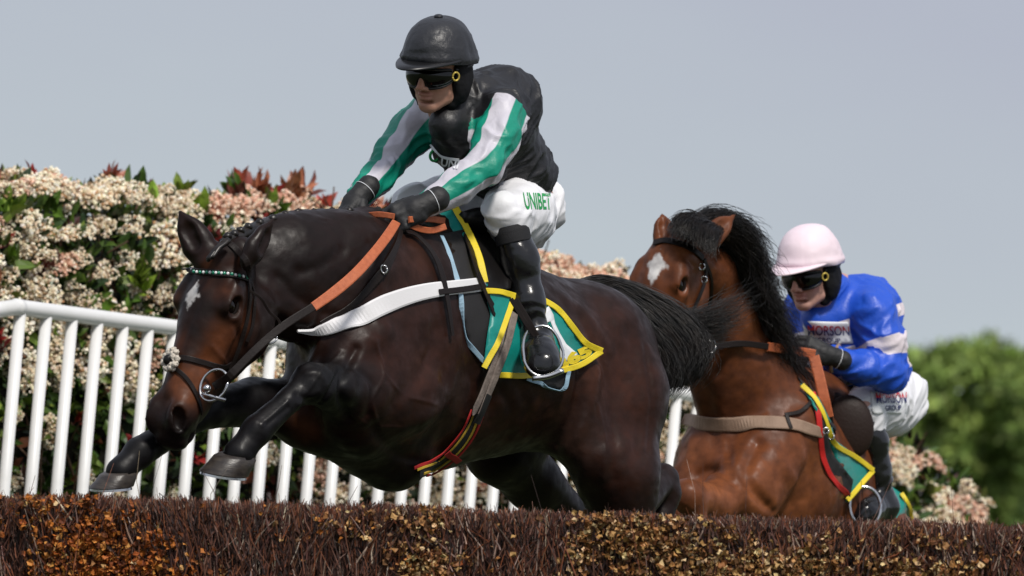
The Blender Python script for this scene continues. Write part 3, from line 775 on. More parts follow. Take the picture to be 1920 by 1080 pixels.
def eyeball(q, s, parent, S=1.0):
    V, F = sphere(q(.19, -.0500, s * .0790), np.array((.026, .019, .019)) * S, 12, [HF1[0] * .9 + HF1[1] * -.3, HF1[1], HF1[2]]); o = mesh_obj('eye', V, F, M_eye, parent)
    for h0 in (.0155, -.0155):
        pts = [q(.19 + .031 * math.cos(t_), -.050 + h0 * 1.15 * math.sin(t_), s * (.084 + .010 * math.sin(t_))) for t_ in np.linspace(0, math.pi, 9)]
        V, F = tube1(pts, np.array([.002, .0035, .005, .006, .0062, .006, .005, .0035, .002]) * S, 8, 20); mesh_obj('eyelid', V, F, M_lid, o)
M_coat = mat('horse_coat', attr='Col', rough=.33, spec=.20, col2=(.60, .59, .60), nscale=22, bump=(70, .22, .003), rough2=.56, aniso=(1, 1, 1))
M_eye = mat('horse_eye', (.005, .003, .002), .10, spec=.5)
M_lid = mat('eyelid_skin', (.008, .005, .004), .7, spec=.1)
M_hair = mat('horse_hair', (.005, .0048, .005), .38, spec=.5, col2=(.016, .011, .008), nscale=30)
M_hoof = mat('hoof_horn', (.055, .045, .036), .38, col2=(.025, .02, .018), nscale=26, aniso=(1, 1, 3), bump=(70, .25))
M_iron = mat('polished_steel', (.62, .62, .62), .22, metal=1)
M_leather = mat('black_leather', (.008, .007, .007), .36, spec=.3, bump=(180, .15))
M_brleather = mat('dark_brown_leather', (.012, .008, .007), .45, spec=.22, bump=(160, .15))
M_orange = mat('rubber_rein', (.50, .13, .045), .55, bump=(400, .4), col2=(.40, .095, .03), nscale=60)
M_teal = mat('teal_cloth', (.0, .235, .20), .42, bump=(40, .3, .006), sheen=.2)
M_yellow = mat('yellow_binding', (.78, .60, .02), .55, bump=(300, .3))
M_blackpad = mat('black_pad', (.014, .013, .014), .75, bump=(350, .5, .002))
M_palebluebind = mat('pale_blue_binding', (.30, .46, .58), .6, bump=(300, .3))
M_whitepad = mat('white_webbing', (.78, .77, .78), .6, bump=(200, .15))
M_whiteink = mat('white_print', (.80, .82, .84), .5)
# ---------------------------------------------------------------- horse 1
Fd = np.array([-.615, -.789, 0]); Ld = np.array([.789, -.615, 0]); Ud = np.array([0, 0, 1.0])
AX = [Fd, Ld, Ud]
f = Field(k(130, 960, -.0) * [1, 0, 1] + [0, -1.25, -.12], k(1300, 380, 0) * [1, 0, 1] + [.05, 1.25, .05], .0055)
# trunk
f.ell(k(718, 642, -.30), (.35, .25, .385), AX, .05)
f.ell(k(800, 648, -.05), (.42, .29, .39), AX, .06)
f.ell(k(905, 668, .15), (.40, .29, .32), AX, .07)
f.ell(k(990, 675, .35), (.36, .285, .27), AX, .07)
f.ell(k(1070, 668, .52), (.30, .27, .235), AX, .07)
f.ell(k(832, 455, .0), (.26, .09, .10), AX, .08)                       # withers
# haunch, near and far
f.chain([k(1105, 650, .42), k(1150, 740, .40), k(1162, 900, .28), k(1168, 990, .30)], [.19, .165, .115, .10], .06)
f.cap(k(1020, 690, .25), .17, k(1112, 850, .20), .095, .09)             # stifle
f.chain([k(1030, 700, .75), k(935, 845, .60), k(1000, 905, .75), k(1090, 985, .95)], [.20, .10, .085, .06], .05)
# near hock and cannon going down behind the fence
f.chain([k(1175, 960, .35), k(1243, 898, .62), k(1248, 925, .62), k(1225, 1040, .55)], [.07, .046, .046, .034], .02)
# chest and shoulder
f.ell(k(652, 705, -.50), (.16, .19, .19), AX, .06)
f.ell(k(690, 700, -.55), (.24, .13, .26), AX, .06)
f.ell(k(580, 790, -.50), (.12, .10, .085), AX, .05)                     # breast muscle
f.cap(k(735, 850, -.30), .12, k(600, 790, -.55), .085, .06)
# neck
NS = (unit(np.array([.45, -.9, 0])), .62)
f.chain([k(455, 520, -.80), k(540, 520, -.70), k(640, 530, -.55), k(745, 560, -.32)], [.115, .175, .20, .235], .05, squash=NS)
f.chain([k(450, 470, -.80), k(560, 440, -.62), k(680, 432, -.36), k(810, 440, -.08)], [.045, .05, .055, .07], .06)   # crest
f.cap(k(482, 565, -.84), .050, k(610, 585, -.60), .08, .05)
# near foreleg (folded, reaching forward)
f.chain([k(745, 745, -.48), k(665, 735, -.66), k(597, 722, -.86)], [.125, .095, .066], .045)
f.ell(k(585, 720, -.89), (.064, .058, .062), None, .018)
f.chain([k(578, 722, -.89), k(540, 752, -.95), k(482, 805, -1.02)], [.050, .036, .046], .018)
f.ell(k(478, 812, -1.02), (.045, .042, .044), None, .012)
f.chain([k(478, 812, -1.02), k(448, 850, -1.05)], [.040, .046], .015)
f.cap(k(500, 800, -.99), .02, k(552, 758, -.92), .014, .012)            # tendon
# far foreleg
f.chain([k(600, 765, -.40), k(475, 756, -.62), k(395, 765, -.80)], [.095, .072, .060], .035)
f.ell(k(392, 765, -.80), (.06, .055, .056), None, .02)
f.chain([k(388, 768, -.82), k(330, 806, -.92), k(262, 848, -1.0)], [.052, .040, .047], .02)
f.ell(k(262, 850, -1.0), (.044, .042, .042), None, .012)
f.chain([k(258, 852, -1.0), k(226, 884, -1.04)], [.040, .044], .015)
f.cap(k(280, 856, -.98), .018, k(348, 816, -.88), .014, .012)
# head
HO1 = k(404, 445, -.98); HF1 = frame_head(42, 21, 5)
q1 = horse_head(f, HO1, HF1, 1.12, .90)
ear(f, k(384, 482, -.97), k(338, 397, -.95), np.array([-.30, -.9, .1]), .046)
ear(f, k(463, 490, -1.06), k(513, 410, -1.0), np.array([.80, -.30, .1]), .036)
f.cap(k(395, 492, -.98), .035, k(450, 474, -.96), .05, .03)
V, F = f.poly(); V = relax(V, F, 2, .4); N = vnormals(V, F); bv = bvh_of(V, F)
for path, wd_, am in [
        ([(668, 655), (645, 700), (640, 745), (655, 790)], .014, -.016), ([(690, 640), (662, 690), (660, 740)], .03, .010),
        ([(700, 470), (640, 540), (600, 600), (570, 650)], .022, -.012), ([(720, 620), (690, 560), (720, 500)], .04, .010),
        ([(740, 760), (790, 700), (820, 620)], .03, -.010), ([(760, 800), (820, 770), (850, 700)], .035, .010), ([(700, 800), (740, 850), (800, 870)], .02, -.010),
        ([(800, 850), (870, 800), (930, 740)], .03, -.008), ([(1040, 835), (1075, 780), (1090, 700), (1080, 640)], .022, -.020), ([(1062, 845), (1100, 780), (1120, 700)], .03, .012),
        ([(1090, 600), (1130, 690), (1150, 800), (1152, 900)], .022, -.008), ([(1180, 620), (1200, 720), (1195, 850)], .03, -.007), ([(1060, 560), (1100, 590), (1140, 650)], .03, .008),
        ([(1095, 850), (1088, 930)], .02, .008), ([(440, 610), (455, 660), (440, 700)], .012, -.006), ([(400, 650), (425, 690), (400, 730)], .008, .004), ([(375, 560), (345, 640), (330, 700)], .01, -.004),
        ([(425, 540), (440, 520), (455, 530)], .012, -.006), ([(470, 560), (485, 600), (470, 650)], .014, .008), ([(520, 520), (560, 560), (620, 590), (690, 600)], .018, -.008), ([(500, 560), (560, 600), (640, 620)], .02, .006),
        ([(560, 740), (590, 760), (600, 800)], .014, -.009), ([(540, 765), (500, 795)], .008, -.005), ([(820, 720), (850, 780), (840, 850)], .05, .010), ([(880, 700), (920, 760), (940, 830)], .04, -.006),
        ([(640, 660), (600, 700), (560, 760)], .006, .004), ([(660, 780), (700, 800), (760, 800)], .006, .003), ([(330, 800), (360, 815)], .008, -.003),
        ([(870, 620), (885, 700), (880, 790)], .018, -.005), ([(905, 640), (922, 710), (918, 790)], .018, -.005), ([(940, 730), (958, 770), (955, 820)], .018, -.005), ([(975, 730), (990, 770), (985, 810)], .018, -.004),
        ([(700, 640), (720, 700), (700, 760), (720, 820)], .007, .0045), ([(720, 700), (760, 740), (820, 760), (900, 800)], .006, .0035), ([(640, 690), (620, 730), (600, 760)], .010, -.010), ([(660, 690), (700, 720), (690, 780)], .016, -.010),
        ([(600, 640), (580, 680), (560, 690)], .012, .008), ([(1120, 760), (1135, 830), (1130, 900)], .008, .004), ([(1210, 650), (1222, 740), (1215, 850)], .014, -.006), ([(1000, 560), (1040, 600), (1060, 650)], .02, .008), ([(640, 470), (600, 500), (560, 510)], .02, -.008), ([(700, 640), (740, 600), (800, 600)], .03, .007),
        ([(540, 752), (512, 778), (490, 797)], .007, .005), ([(575, 700), (592, 698), (605, 708)], .012, .006), ([(595, 735), (580, 745), (566, 740)], .012, .006)]:
    V = sculpt(V, N, bv, path, wd_, am)
V = V + N * (.0022 * fbm(V * 9, 3) + .0012 * fbm(V * 30, 2))[:, None]
N = vnormals(V, F); bvh1 = bvh_of(V, F)
def hp(px, py): return hit(bvh1, px, py, True)[0]
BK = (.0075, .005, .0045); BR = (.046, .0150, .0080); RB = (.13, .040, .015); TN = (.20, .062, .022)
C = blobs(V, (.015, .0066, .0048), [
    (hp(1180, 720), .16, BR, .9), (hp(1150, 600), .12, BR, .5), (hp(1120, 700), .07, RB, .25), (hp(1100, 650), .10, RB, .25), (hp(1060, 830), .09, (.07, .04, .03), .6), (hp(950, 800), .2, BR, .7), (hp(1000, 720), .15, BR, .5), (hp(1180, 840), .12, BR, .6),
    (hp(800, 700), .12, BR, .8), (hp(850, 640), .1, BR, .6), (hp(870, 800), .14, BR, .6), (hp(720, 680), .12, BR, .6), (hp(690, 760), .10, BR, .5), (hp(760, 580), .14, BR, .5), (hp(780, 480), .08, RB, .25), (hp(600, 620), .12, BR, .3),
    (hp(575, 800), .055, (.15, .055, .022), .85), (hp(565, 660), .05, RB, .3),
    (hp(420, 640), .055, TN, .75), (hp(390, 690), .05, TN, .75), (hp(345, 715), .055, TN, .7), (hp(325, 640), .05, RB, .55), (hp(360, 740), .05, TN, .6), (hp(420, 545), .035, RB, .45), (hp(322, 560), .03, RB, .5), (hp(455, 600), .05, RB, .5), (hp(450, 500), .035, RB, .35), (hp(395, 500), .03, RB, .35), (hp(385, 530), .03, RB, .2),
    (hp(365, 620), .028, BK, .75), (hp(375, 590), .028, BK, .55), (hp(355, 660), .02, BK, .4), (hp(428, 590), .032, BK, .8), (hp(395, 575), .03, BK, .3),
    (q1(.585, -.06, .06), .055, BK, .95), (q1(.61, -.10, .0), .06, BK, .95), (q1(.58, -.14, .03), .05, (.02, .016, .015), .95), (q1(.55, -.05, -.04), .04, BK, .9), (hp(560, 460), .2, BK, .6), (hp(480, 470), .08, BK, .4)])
legs = [(k(597, 722, -.87), k(448, 850, -1.05)), (k(395, 765, -.8), k(226, 884, -1.04)), (k(597, 722, -.87), k(670, 730, -.66)), (k(395, 765, -.8), k(480, 745, -.62))]
for a_, b_ in legs:
    ba = b_ - a_; t_ = np.clip((V - a_) @ ba / (ba @ ba), 0, 1); d_ = np.linalg.norm(V - a_ - t_[:, None] * ba, axis=1)
    wgt = np.clip((.115 - d_) / .05, 0, 1)[:, None]; C += (np.array((.0075, .0068, .0075)) - C) * wgt
C *= (1 + .16 * fbm(V * 14, 3))[:, None]
# star
st_c = hp(359, 553); sx = (V - st_c) @ HF1[2]; sy = (V - st_c) @ HF1[0]
star = 1 - (np.abs(sx) / .034 + np.abs(sy) / .046) + .35 * fbm(V * 130, 2); wgt = np.clip(star * 3, 0, 1)[:, None] * (np.linalg.norm(V - st_c, axis=1) < .09)[:, None]
C += (np.array((.62, .60, .58)) - C) * wgt
horse1 = empty('horse', k(800, 940, 0) - UPK * .0, 'dark brown leading horse with a white star and plaited mane leaping the brush fence', 'horse')
mesh_obj('body', V, F, M_coat, horse1, cols=np.clip(C, .002, 1))
for s in (-1, 1): eyeball(q1, s, horse1, 1.12)
hoof('hoof', k(442, 856, -1.05), unit(np.array([-.85, -.45, .0])), unit(np.array([-.16, .1, -1.0])) , .125, .145, .055, horse1, M_hoof, M_iron)
hoof('hoof', k(224, 887, -1.04), unit(np.array([-.86, -.4, 0])), unit(np.array([.02, .1, -1.0])), .115, .13, .040, horse1, M_hoof, M_iron)
# plaited mane
mb = MB(); cr_ = catmull([(415, 455, -1.0), (440, 446, -.95), (470, 432, -.86), (520, 415, -.72), (570, 405, -.62), (640, 401, -.46), (700, 400, -.33), (750, 402, -.2)], 60)
P = np.array([k(*c) for c in cr_]); V_, F_ = tube1(P, np.interp(np.linspace(0, 1, 60), [0, .1, .8, 1], [.012, .02, .016, .008]), 8); mb.add(V_ + rng.normal(0, .0015, V_.shape), F_)
for i in range(13):
    p = P[4 + i * 4]; d_ = P[5 + i * 4] - P[4 + i * 4]
    V_, F_ = sphere(p + np.array([0, -.012, .012]) * (1.1 if i < 8 else .7), (.014, .013, .012), 6); V_ = np.array(V_); V_ += rng.normal(0, .001, V_.shape); mb.add(V_, F_)
for i in range(5):
    p = np.array([k(*c) for c in [(425, 452, -1.03), (408, 466, -1.06), (392, 486, -1.085)]]); p = p + rng.normal(0, .004, (1, 3)); V_, F_ = tube1(p, [.009, .012, .010, .004], 7, 4) if False else tube1(catmull(p, 8), np.linspace(.010, .006, 8), 7); mb.add(V_ + rng.normal(0, .001, V_.shape), F_)
mb.build('mane', M_hair, horse1)
# tail
tg = [[(1090, 532, .78), (1125, 534, .80), (1190, 560, .80), (1260, 604, .78), (1296, 655, .76), (1274, 705, .76)],
      [(1100, 530, .80), (1140, 532, .80), (1218, 562, .80), (1284, 610, .80), (1314, 662, .80), (1268, 712, .80)],
      [(1105, 535, .80), (1150, 550, .78), (1208, 585, .76), (1244, 630, .74), (1266, 674, .74), (1251, 712, .74)],
      [(1110, 540, .75), (1150, 562, .72), (1190, 606, .70), (1230, 654, .70), (1244, 690, .70), (1244, 715, .70)],
      [(1100, 530, .82), (1150, 538, .84), (1223, 574, .86), (1280, 622, .88), (1302, 672, .88), (1280, 700, .88)]]
tgk = [[k(*p) for p in g_] for g_ in tg]
tail = hair('tail', tgk, 10000, .0013, M_hair, horse1, jit=.020, pts=18, curl=.012)
tg2 = [[(1200, 572, .80), (1250, 590, .82), (1310, 585, .84), (1365, 560, .86), (1415, 532, .88)], [(1225, 580, .80), (1270, 600, .82), (1320, 608, .84), (1370, 596, .88), (1405, 575, .9)], [(1230, 585, .80), (1285, 615, .82), (1325, 634, .84), (1350, 642, .88), (1362, 634, .9)], [(1190, 566, .80), (1240, 585, .80), (1290, 590, .82), (1335, 575, .84), (1375, 548, .86)]]
hair('tail_wisps', [[k(*p) for p in g_] for g_ in tg2], 520, .0008, M_hair, tail, jit=.014, pts=16, curl=.016)
V_, F_ = tube1([k(1085, 535, .78), k(1120, 535, .8), k(1165, 550, .79), k(1215, 590, .78), k(1250, 640, .78), k(1262, 680, .78)], np.array([.018, .02, .025, .03, .04, .02]), 12, 24); mesh_obj('dock', V_, F_, M_hair, tail)
# ---------------------------------------------------------------- horse 2
B2 = 3.3
def k2(px, py, d=0.0): return k(px, py, B2 + d)
f = Field(k2(1170, 1090, 0) * [1, 0, 1] + [0, B2 - 1.3, 0], k2(1830, 370, 0) * [1, 0, 1] + [0, B2 + 1.5, 0], .0065)
AX2 = [unit([-.50, -.72, .47]), Ld, unit(np.cross([-.50, -.72, .47], Ld)) * 1]
f.ell(k2(1425, 890, -.25), (.30, .29, .34), AX2, .06)
f.ell(k2(1490, 910, .0), (.31, .27, .33), AX2, .07)
f.ell(k2(1575, 1030, .40), (.32, .26, .27), AX2, .08)
f.ell(k2(1655, 1085, .75), (.30, .27, .25), AX2, .08)
f.ell(k2(1545, 765, .05), (.20, .10, .12), AX2, .09)
f.ell(k2(1345, 880, -.42), (.15, .17, .17), None, .07)
f.chain([k2(1470, 800, -.40), k2(1400, 930, -.62)], [.16, .12], .06)       # near shoulder
f.chain([k2(1395, 905, -.62), k2(1335, 950, -.78), k2(1290, 930, -.98)], [.11, .075, .06], .035)   # near forearm, folded
f.chain([k2(1300, 900, -.50), k2(1285, 965, -.60)], [.075, .06], .04)
f.chain([k2(1290, 930, -.98), k2(1320, 1010, -.95)], [.045, .035], .02)
NS2 = (unit(np.array([.65, -.75, 0])), .68)
f.cap(k2(1275, 480, -.93), .07, k2(1330, 512, -.72), .09, .05)
f.chain([k2(1322, 508, -.74), k2(1348, 580, -.62), k2(1386, 690, -.45), k2(1428, 800, -.30)], [.088, .130, .195, .265], .05, squash=NS2)
f.chain([k2(1298, 462, -.78), k2(1352, 556, -.56), k2(1415, 650, -.34), k2(1500, 745, -.05)], [.040, .045, .06, .08], .06)
HO2 = k2(1240, 432, -1.0); HF2 = frame_head(37, 17, 4)
q2 = horse_head(f, HO2, HF2, 1.04, .88)
ear(f, k2(1246, 456, -.96), k2(1242, 400, -.92), np.array([.15, -.95, .1]), .032)
ear(f, k2(1318, 456, -1.0), k2(1378, 403, -.90), np.array([.35, -.85, .3]), .038)
V, F = f.poly(); V = relax(V, F, 2, .4); N = vnormals(V, F); bv = bvh_of(V, F)
for path, wd_, am in [([(1300, 700), (1330, 760), (1340, 830)], .03, -.010), ([(1380, 650), (1350, 740), (1360, 840)], .03, .012), ([(1420, 830), (1400, 890), (1440, 950)], .022, -.018),
        ([(1380, 880), (1420, 930), (1450, 960)], .018, -.012), ([(1310, 890), (1345, 880), (1380, 905)], .02, -.016), ([(1480, 700), (1440, 780), (1400, 830)], .035, .010), ([(1500, 780), (1520, 860), (1480, 940)], .035, -.012),
        ([(1345, 560), (1350, 620), (1345, 700)], .018, -.010), ([(1300, 800), (1290, 860)], .02, .008), ([(1365, 830), (1370, 890)], .015, -.012), ([(1270, 540), (1260, 570)], .01, -.005), ([(1282, 480), (1300, 500)], .010, -.006), ([(1450, 850), (1490, 900)], .03, .01)]:
    V = sculpt(V, N, bv, path, wd_, am)
V = V + N * (.0024 * fbm(V * 9, 3) + .0012 * fbm(V * 34, 2))[:, None]
N = vnormals(V, F); bvh2 = bvh_of(V, F)
def hp2(px, py): return hit(bvh2, px, py, True)[0]
BAY = (.15, .047, .018); DB = (.062, .021, .010); LB = (.31, .105, .038); BK2 = (.010, .007, .006)
C = blobs(V, BAY, [(hp2(1320, 640), .12, DB, .6), (hp2(1330, 720), .10, DB, .6), (hp2(1340, 760), .12, DB, .45), (hp2(1440, 760), .14, DB, .3), (hp2(1340, 920), .10, LB, .75), (hp2(1420, 940), .12, LB, .6), (hp2(1520, 860), .14, LB, .3), (hp2(1480, 950), .12, LB, .5), (hp2(1290, 850), .06, LB, .4),
    (hp2(1270, 470), .05, LB, .5), (hp2(1300, 560), .05, LB, .35), (hp2(1410, 600), .07, LB, .3), (hp2(1230, 560), .04, DB, .5), (hp2(1255, 520), .03, DB, .5), (hp2(1287, 527), .022, BK2, .75), (q2(.6, -.1), .09, BK2, .95), (hp2(1205, 540), .03, DB, .3), (hp2(1350, 430), .02, (.2, .1, .05), .5)])
C *= (1 + .14 * fbm(V * 14, 3))[:, None]
st_c = hp2(1230, 498); sx = (V - st_c) @ HF2[2]; sy = (V - st_c) @ HF2[0]
star = 1 - (np.abs(sx) / .042 + np.abs(sy + .004) / (.050 + .035 * (sy > 0))) + .22 * fbm(V * 90, 2); wgt = np.clip(star * 4, 0, 1)[:, None] * (np.linalg.norm(V - st_c, axis=1) < .1)[:, None]
C += (np.array((.72, .70, .68)) - C) * wgt
horse2 = empty('horse', k2(1500, 1100, 0), 'bright bay second horse with flying black mane and raised head, rising behind the leader', 'horse')
mesh_obj('body', V, F, M_coat, horse2, cols=np.clip(C, .002, 1))
for s in (-1, 1): eyeball(q2, s, horse2, 1.04)
mg = [[k2(*p) for p in g_] for g_ in [
    [(1290, 440, -.98), (1310, 408, -.92), (1350, 405, -.85), (1392, 425, -.8), (1412, 455, -.78)],
    [(1300, 452, -.87), (1345, 425, -.80), (1385, 440, -.76), (1415, 475, -.72), (1425, 500, -.7)],
    [(1318, 482, -.80), (1355, 466, -.73), (1400, 490, -.68), (1430, 530, -.66), (1445, 560, -.64)],
    [(1340, 522, -.70), (1378, 515, -.64), (1420, 550, -.6), (1448, 590, -.58), (1462, 615, -.56)],
    [(1368, 560, -.60), (1400, 560, -.56), (1435, 600, -.52), (1462, 640, -.5), (1478, 660, -.48)],
    [(1388, 600, -.50), (1420, 605, -.48), (1450, 640, -.45), (1476, 680, -.42), (1492, 695, -.4)],
    [(1412, 645, -.42), (1440, 650, -.40), (1466, 680, -.38), (1488, 705, -.34), (1502, 725, -.3)],
    [(1450, 690, -.28), (1470, 695, -.28), (1488, 712, -.26), (1505, 735, -.22), (1515, 750, -.2)]]]
hair('mane', mg, 7000, .0013, M_hair, horse2, jit=.024, pts=14, curl=.018)
fg = [[k2(*p) for p in g_] for g_ in [[(1345, 435, -.84), (1320, 412, -.92), (1285, 402, -.98), (1262, 415, -1.02), (1256, 438, -1.06)], [(1350, 440, -.86), (1325, 420, -.98), (1300, 415, -1.04), (1290, 428, -1.08), (1280, 444, -1.10)],
      [(1355, 445, -.85), (1340, 425, -.95), (1320, 425, -1.03), (1312, 440, -1.08), (1310, 456, -1.10)], [(1365, 450, -.86), (1355, 432, -.92), (1345, 440, -1.02), (1338, 460, -1.06), (1334, 480, -1.08)]]]
hair('forelock', fg, 1800, .0013, M_hair, horse2, jit=.009, pts=12, curl=.004)
# ================================================================ tack of horse 1
def belt(name, bvh, pts, w_, m, parent, **kw): return strap(name, bvh, pts, w_, m, parent, **kw)
M_girthweb = mat('tan_girth_web', (.27, .22, .19), .8, bump=(220, .4), col2=(.18, .145, .125), nscale=60)
M_red = mat('red_elastic', (.42, .012, .012), .7); M_yel2 = mat('ochre_elastic', (.55, .36, .03), .7); M_blk2 = mat('black_elastic', (.01, .01, .01), .7)
M_fleece = mat('cream_fleece', (.62, .56, .48), .95, bump=(120, .8, .01)); M_tanweb = mat('tan_webbing', (.30, .20, .14), .7, bump=(260, .3), col2=(.24, .155, .105), nscale=30)
M_green = mat('green_gem', (.0, .22, .12), .25, coat=1); M_gem = mat('white_gem', (.85, .85, .85), .15, coat=1)
br = empty('bridle', k(400, 600, -1.0), None, None); br.parent = horse1; br.location = Vector(tuple(toW(k(400, 600, -1.0)) - np.array(horse1.location)))
bp_ = [(343, 507), (365, 508), (395, 511), (425, 515), (452, 520), (464, 524)]
bb = belt('browband', bvh1, bp_, .020, M_brleather, br, off=.003, t=.004)
cp = catmull([(346, 507, 0), (365, 508, 0), (395, 511, 0), (425, 515, 0), (460, 522, 0)], 23)
mg_, mw_ = MB(), MB()
for i, c in enumerate(cp):
    p, n_ = hit(bvh1, c[0], c[1] )
    if p is None: continue
    V_, F_ = sphere(p + n_ * .007, (.0052, .004, .0052) if i % 2 else (.0058, .004, .0058), 4); (mw_ if i % 2 else mg_).add(V_, F_)
tag(mg_.build('green_beading', M_green, br)); tag(mw_.build('white_beading', M_gem, br))
belt('headpiece', bvh1, [(428, 455), (445, 470), (462, 490), (467, 525)], .018, M_brleather, br)
belt('cheekpiece', bvh1, [(464, 522), (466, 560), (458, 610), (446, 650), (430, 690), (410, 722)], .015, M_brleather, br, off=.006)
belt('throatlash', bvh1, [(468, 524), (476, 560), (472, 610), (462, 640)], .011, M_brleather, br, off=.004)
belt('noseband', bvh1, [(326, 672), (350, 672), (380, 680), (415, 688), (432, 682)], .017, M_brleather, br, off=.004)
belt('noseband', bvh1, [(332, 692), (350, 710), (365, 735), (374, 762), (376, 775)], .013, M_brleather, br, off=.004)
# fleece rosette on the nose
c, n_ = hit(bvh1, 325, 678, True); mb = MB(); c = c + n_ * .012
u_ = unit(np.cross(n_, [0, 0, 1.0])); v_ = np.cross(n_, u_)
for i in range(46):
    a_ = i * 2.399; r_ = .026 + .006 * math.sin(i * 5.1); V_, F_ = sphere(c + r_ * (math.cos(a_) * u_ + math.sin(a_) * v_) + n_ * .004 * math.sin(i), rng.uniform(.007, .012), 5); V_ = np.array(V_) + rng.normal(0, .0012, (len(V_), 3)); mb.add(V_, F_)
ro = mb.build('fleece_pad', M_fleece, br); V_, F_ = sphere(c + n_ * .006, (.017, .012, .017), 8); mesh_obj('leather_disc', V_, F_, M_leather, br)
# bit
pb, nb_ = hit(bvh1, 385, 735, True); cb = k(401, 722, pb[1] - .035)
V_, F_ = tube1(ring_path(cb, unit(np.array([1, -.25, .25])), unit(np.array([.05, .3, 1])), .044, .048, 40), .0042, 8); mesh_obj('bit_ring', V_, F_, M_iron, br)
V_, F_ = tube1([cb + np.array([-.035, -.01, -.025]), cb + np.array([.0, -.02, -.035]), cb + np.array([.035, -.015, -.045])], .0055, 8); mesh_obj('bit_bar', V_, F_, M_iron, br)
V_, F_ = sphere(cb + np.array([-.02, -.012, -.010]), .013, 8); mesh_obj('bit_bar', V_, F_, M_iron, br)
belt('curb_strap', bvh1, [(468, 545, -1.16), (490, 560, -1.15), (505, 585, -1.13), (524, 602, -1.12), (520, 618, -1.12), (500, 628, -1.12)], .008, M_brleather, br)
V_, F_ = tube1(ring_path(k(508, 638, -1.13), np.array([1, 0, .3]), np.array([0, .3, .5]), .018, .02, 24), .003, 8); mesh_obj('rein_ring', V_, F_, M_iron, br)
# reins
belt('rein', bvh1, [(402, 724, cb[1] - .02), (430, 705, -1.19), (480, 655, -1.16), (530, 612, -1.12), (590, 574, -1.06)], .024, M_brleather, br, t=.004, n=30)
belt('rubber_rein', bvh1, [(587, 576, -1.062), (630, 545, -1.00), (670, 510, -.93), (705, 470, -.82), (728, 440, -.70), (742, 418, -.56)], np.array([.028, .032, .032, .030, .03, .028]), M_orange, br, t=.006, n=36)
belt('rubber_rein', bvh1, [(686, 404, -.42), (712, 402, -.46), (740, 406, -.50)], .018, M_orange, br, t=.006)
belt('rubber_rein', bvh1, [(765, 412, -.48), (800, 410, -.40), (832, 414, -.34)], .020, M_orange, br, t=.006)
belt('rubber_rein', bvh1, [(760, 418, -.46), (790, 430, -.43), (812, 432, -.38), (835, 425, -.36)], .020, M_orange, br, t=.006)
# breastplate and neck straps
bpl = belt('breastplate', bvh1, [(556, 616), (600, 618), (660, 602), (720, 570), (780, 550), (840, 541), (908, 534)], np.array([.006, .034, .055, .058, .050, .044, .044]), M_whitepad, horse1, off=.007, t=.008, n=60, sm=5)
bq = bvh_obj(bpl)
belt('buckle_strap', bq, [(822, 548), (850, 545), (880, 541), (905, 537)], .018, M_brleather, bpl, off=.003)
V_, F_ = tube1(ring_path(k(905, 537, hit(bvh1, 905, 537, True)[0][1] - .03), np.array([.8, .3, .1]), np.array([0, 0, 1.0]), .011, .014, 20), .003, 6); mesh_obj('buckle', V_, F_, M_iron, bpl)
belt('neck_strap', bvh1, [(756, 440), (775, 445), (800, 470), (820, 508), (832, 560), (842, 630)], np.array([.016, .016, .022, .026, .02, .014]), M_brleather, horse1, off=.014, n=36, sm=4)
belt('neck_strap', bvh1, [(751, 430), (742, 460), (722, 500), (700, 528), (660, 572), (600, 606)], np.array([.014, .018, .03, .026, .018, .014]), M_brleather, horse1, off=.006, n=36, sm=4)
V_, F_ = tube1(ring_path(k(720, 505, hit(bvh1, 720, 505, True)[0][1] - .02), np.array([.8, .0, .5]), np.array([-.4, 0, .9]), .010, .013, 20), .003, 6); mesh_obj('buckle', V_, F_, M_iron, horse1)
# pads, cloths
pad = drape('saddle_pad', bvh1, [(822, 440), (870, 430), (930, 540), (1010, 560), (1066, 690), (1057, 730), (1000, 716), (930, 700), (915, 690), (882, 652), (866, 580), (850, 500)], M_blackpad, horse1, off=.016, t=.012, smooth=4)
pb_ = bvh_obj(pad)
belt('pad_binding', pb_, [(826, 445), (842, 480), (858, 530), (866, 580), (874, 625), (884, 652), (916, 690)], .016, M_palebluebind, pad, off=.006, n=40, sm=10)
belt('pad_binding', pb_, [(985, 710), (1020, 721), (1055, 729), (1062, 712), (1065, 695)], .014, M_palebluebind, pad, off=.006, n=30)
cl1 = drape('saddle_cloth', bvh1, [(812, 392), (850, 386), (880, 440), (915, 535), (905, 545), (875, 480), (845, 425)], M_teal, horse1, off=.022, t=.003, smooth=8)
belt('cloth_binding', bvh_obj(cl1), [(852, 388), (875, 430), (897, 480), (909, 530)], .022, M_yellow, cl1, off=.003, n=30)
cl2 = drape('number_cloth', bvh1, [(932, 700), (940, 640), (962, 575), (1015, 556), (1050, 582), (1080, 620), (1100, 642), (1130, 658), (1090, 686), (1040, 700), (985, 709), (935, 706)], M_teal, horse1, off=.020, t=.003, smooth=6, wav=.012, wscale=9)
b2 = bvh_obj(cl2)
belt('cloth_binding', b2, [(1012, 560), (1045, 580), (1072, 612), (1096, 642), (1128, 658)], .020, M_yellow, cl2, off=.003, n=34)
belt('cloth_binding', b2, [(1128, 658), (1088, 684), (1040, 697), (985, 705), (936, 703)], .018, M_yellow, cl2, off=.003, n=34)
drape('number', b2, [(1017, 583), (1029, 574), (1038, 590), (1041, 606), (1050, 625), (1062, 645), (1084, 664), (1062, 680), (1052, 676), (1050, 650), (1042, 628), (1032, 602), (1024, 606)], M_whiteink, cl2, off=.004, t=.001, smooth=0)
decal('lettering', b2, '365', [(1034, 676), (1104, 645), (1112, 662), (1048, 696)], M_yellow, cl2, off=.005, bold=.07)
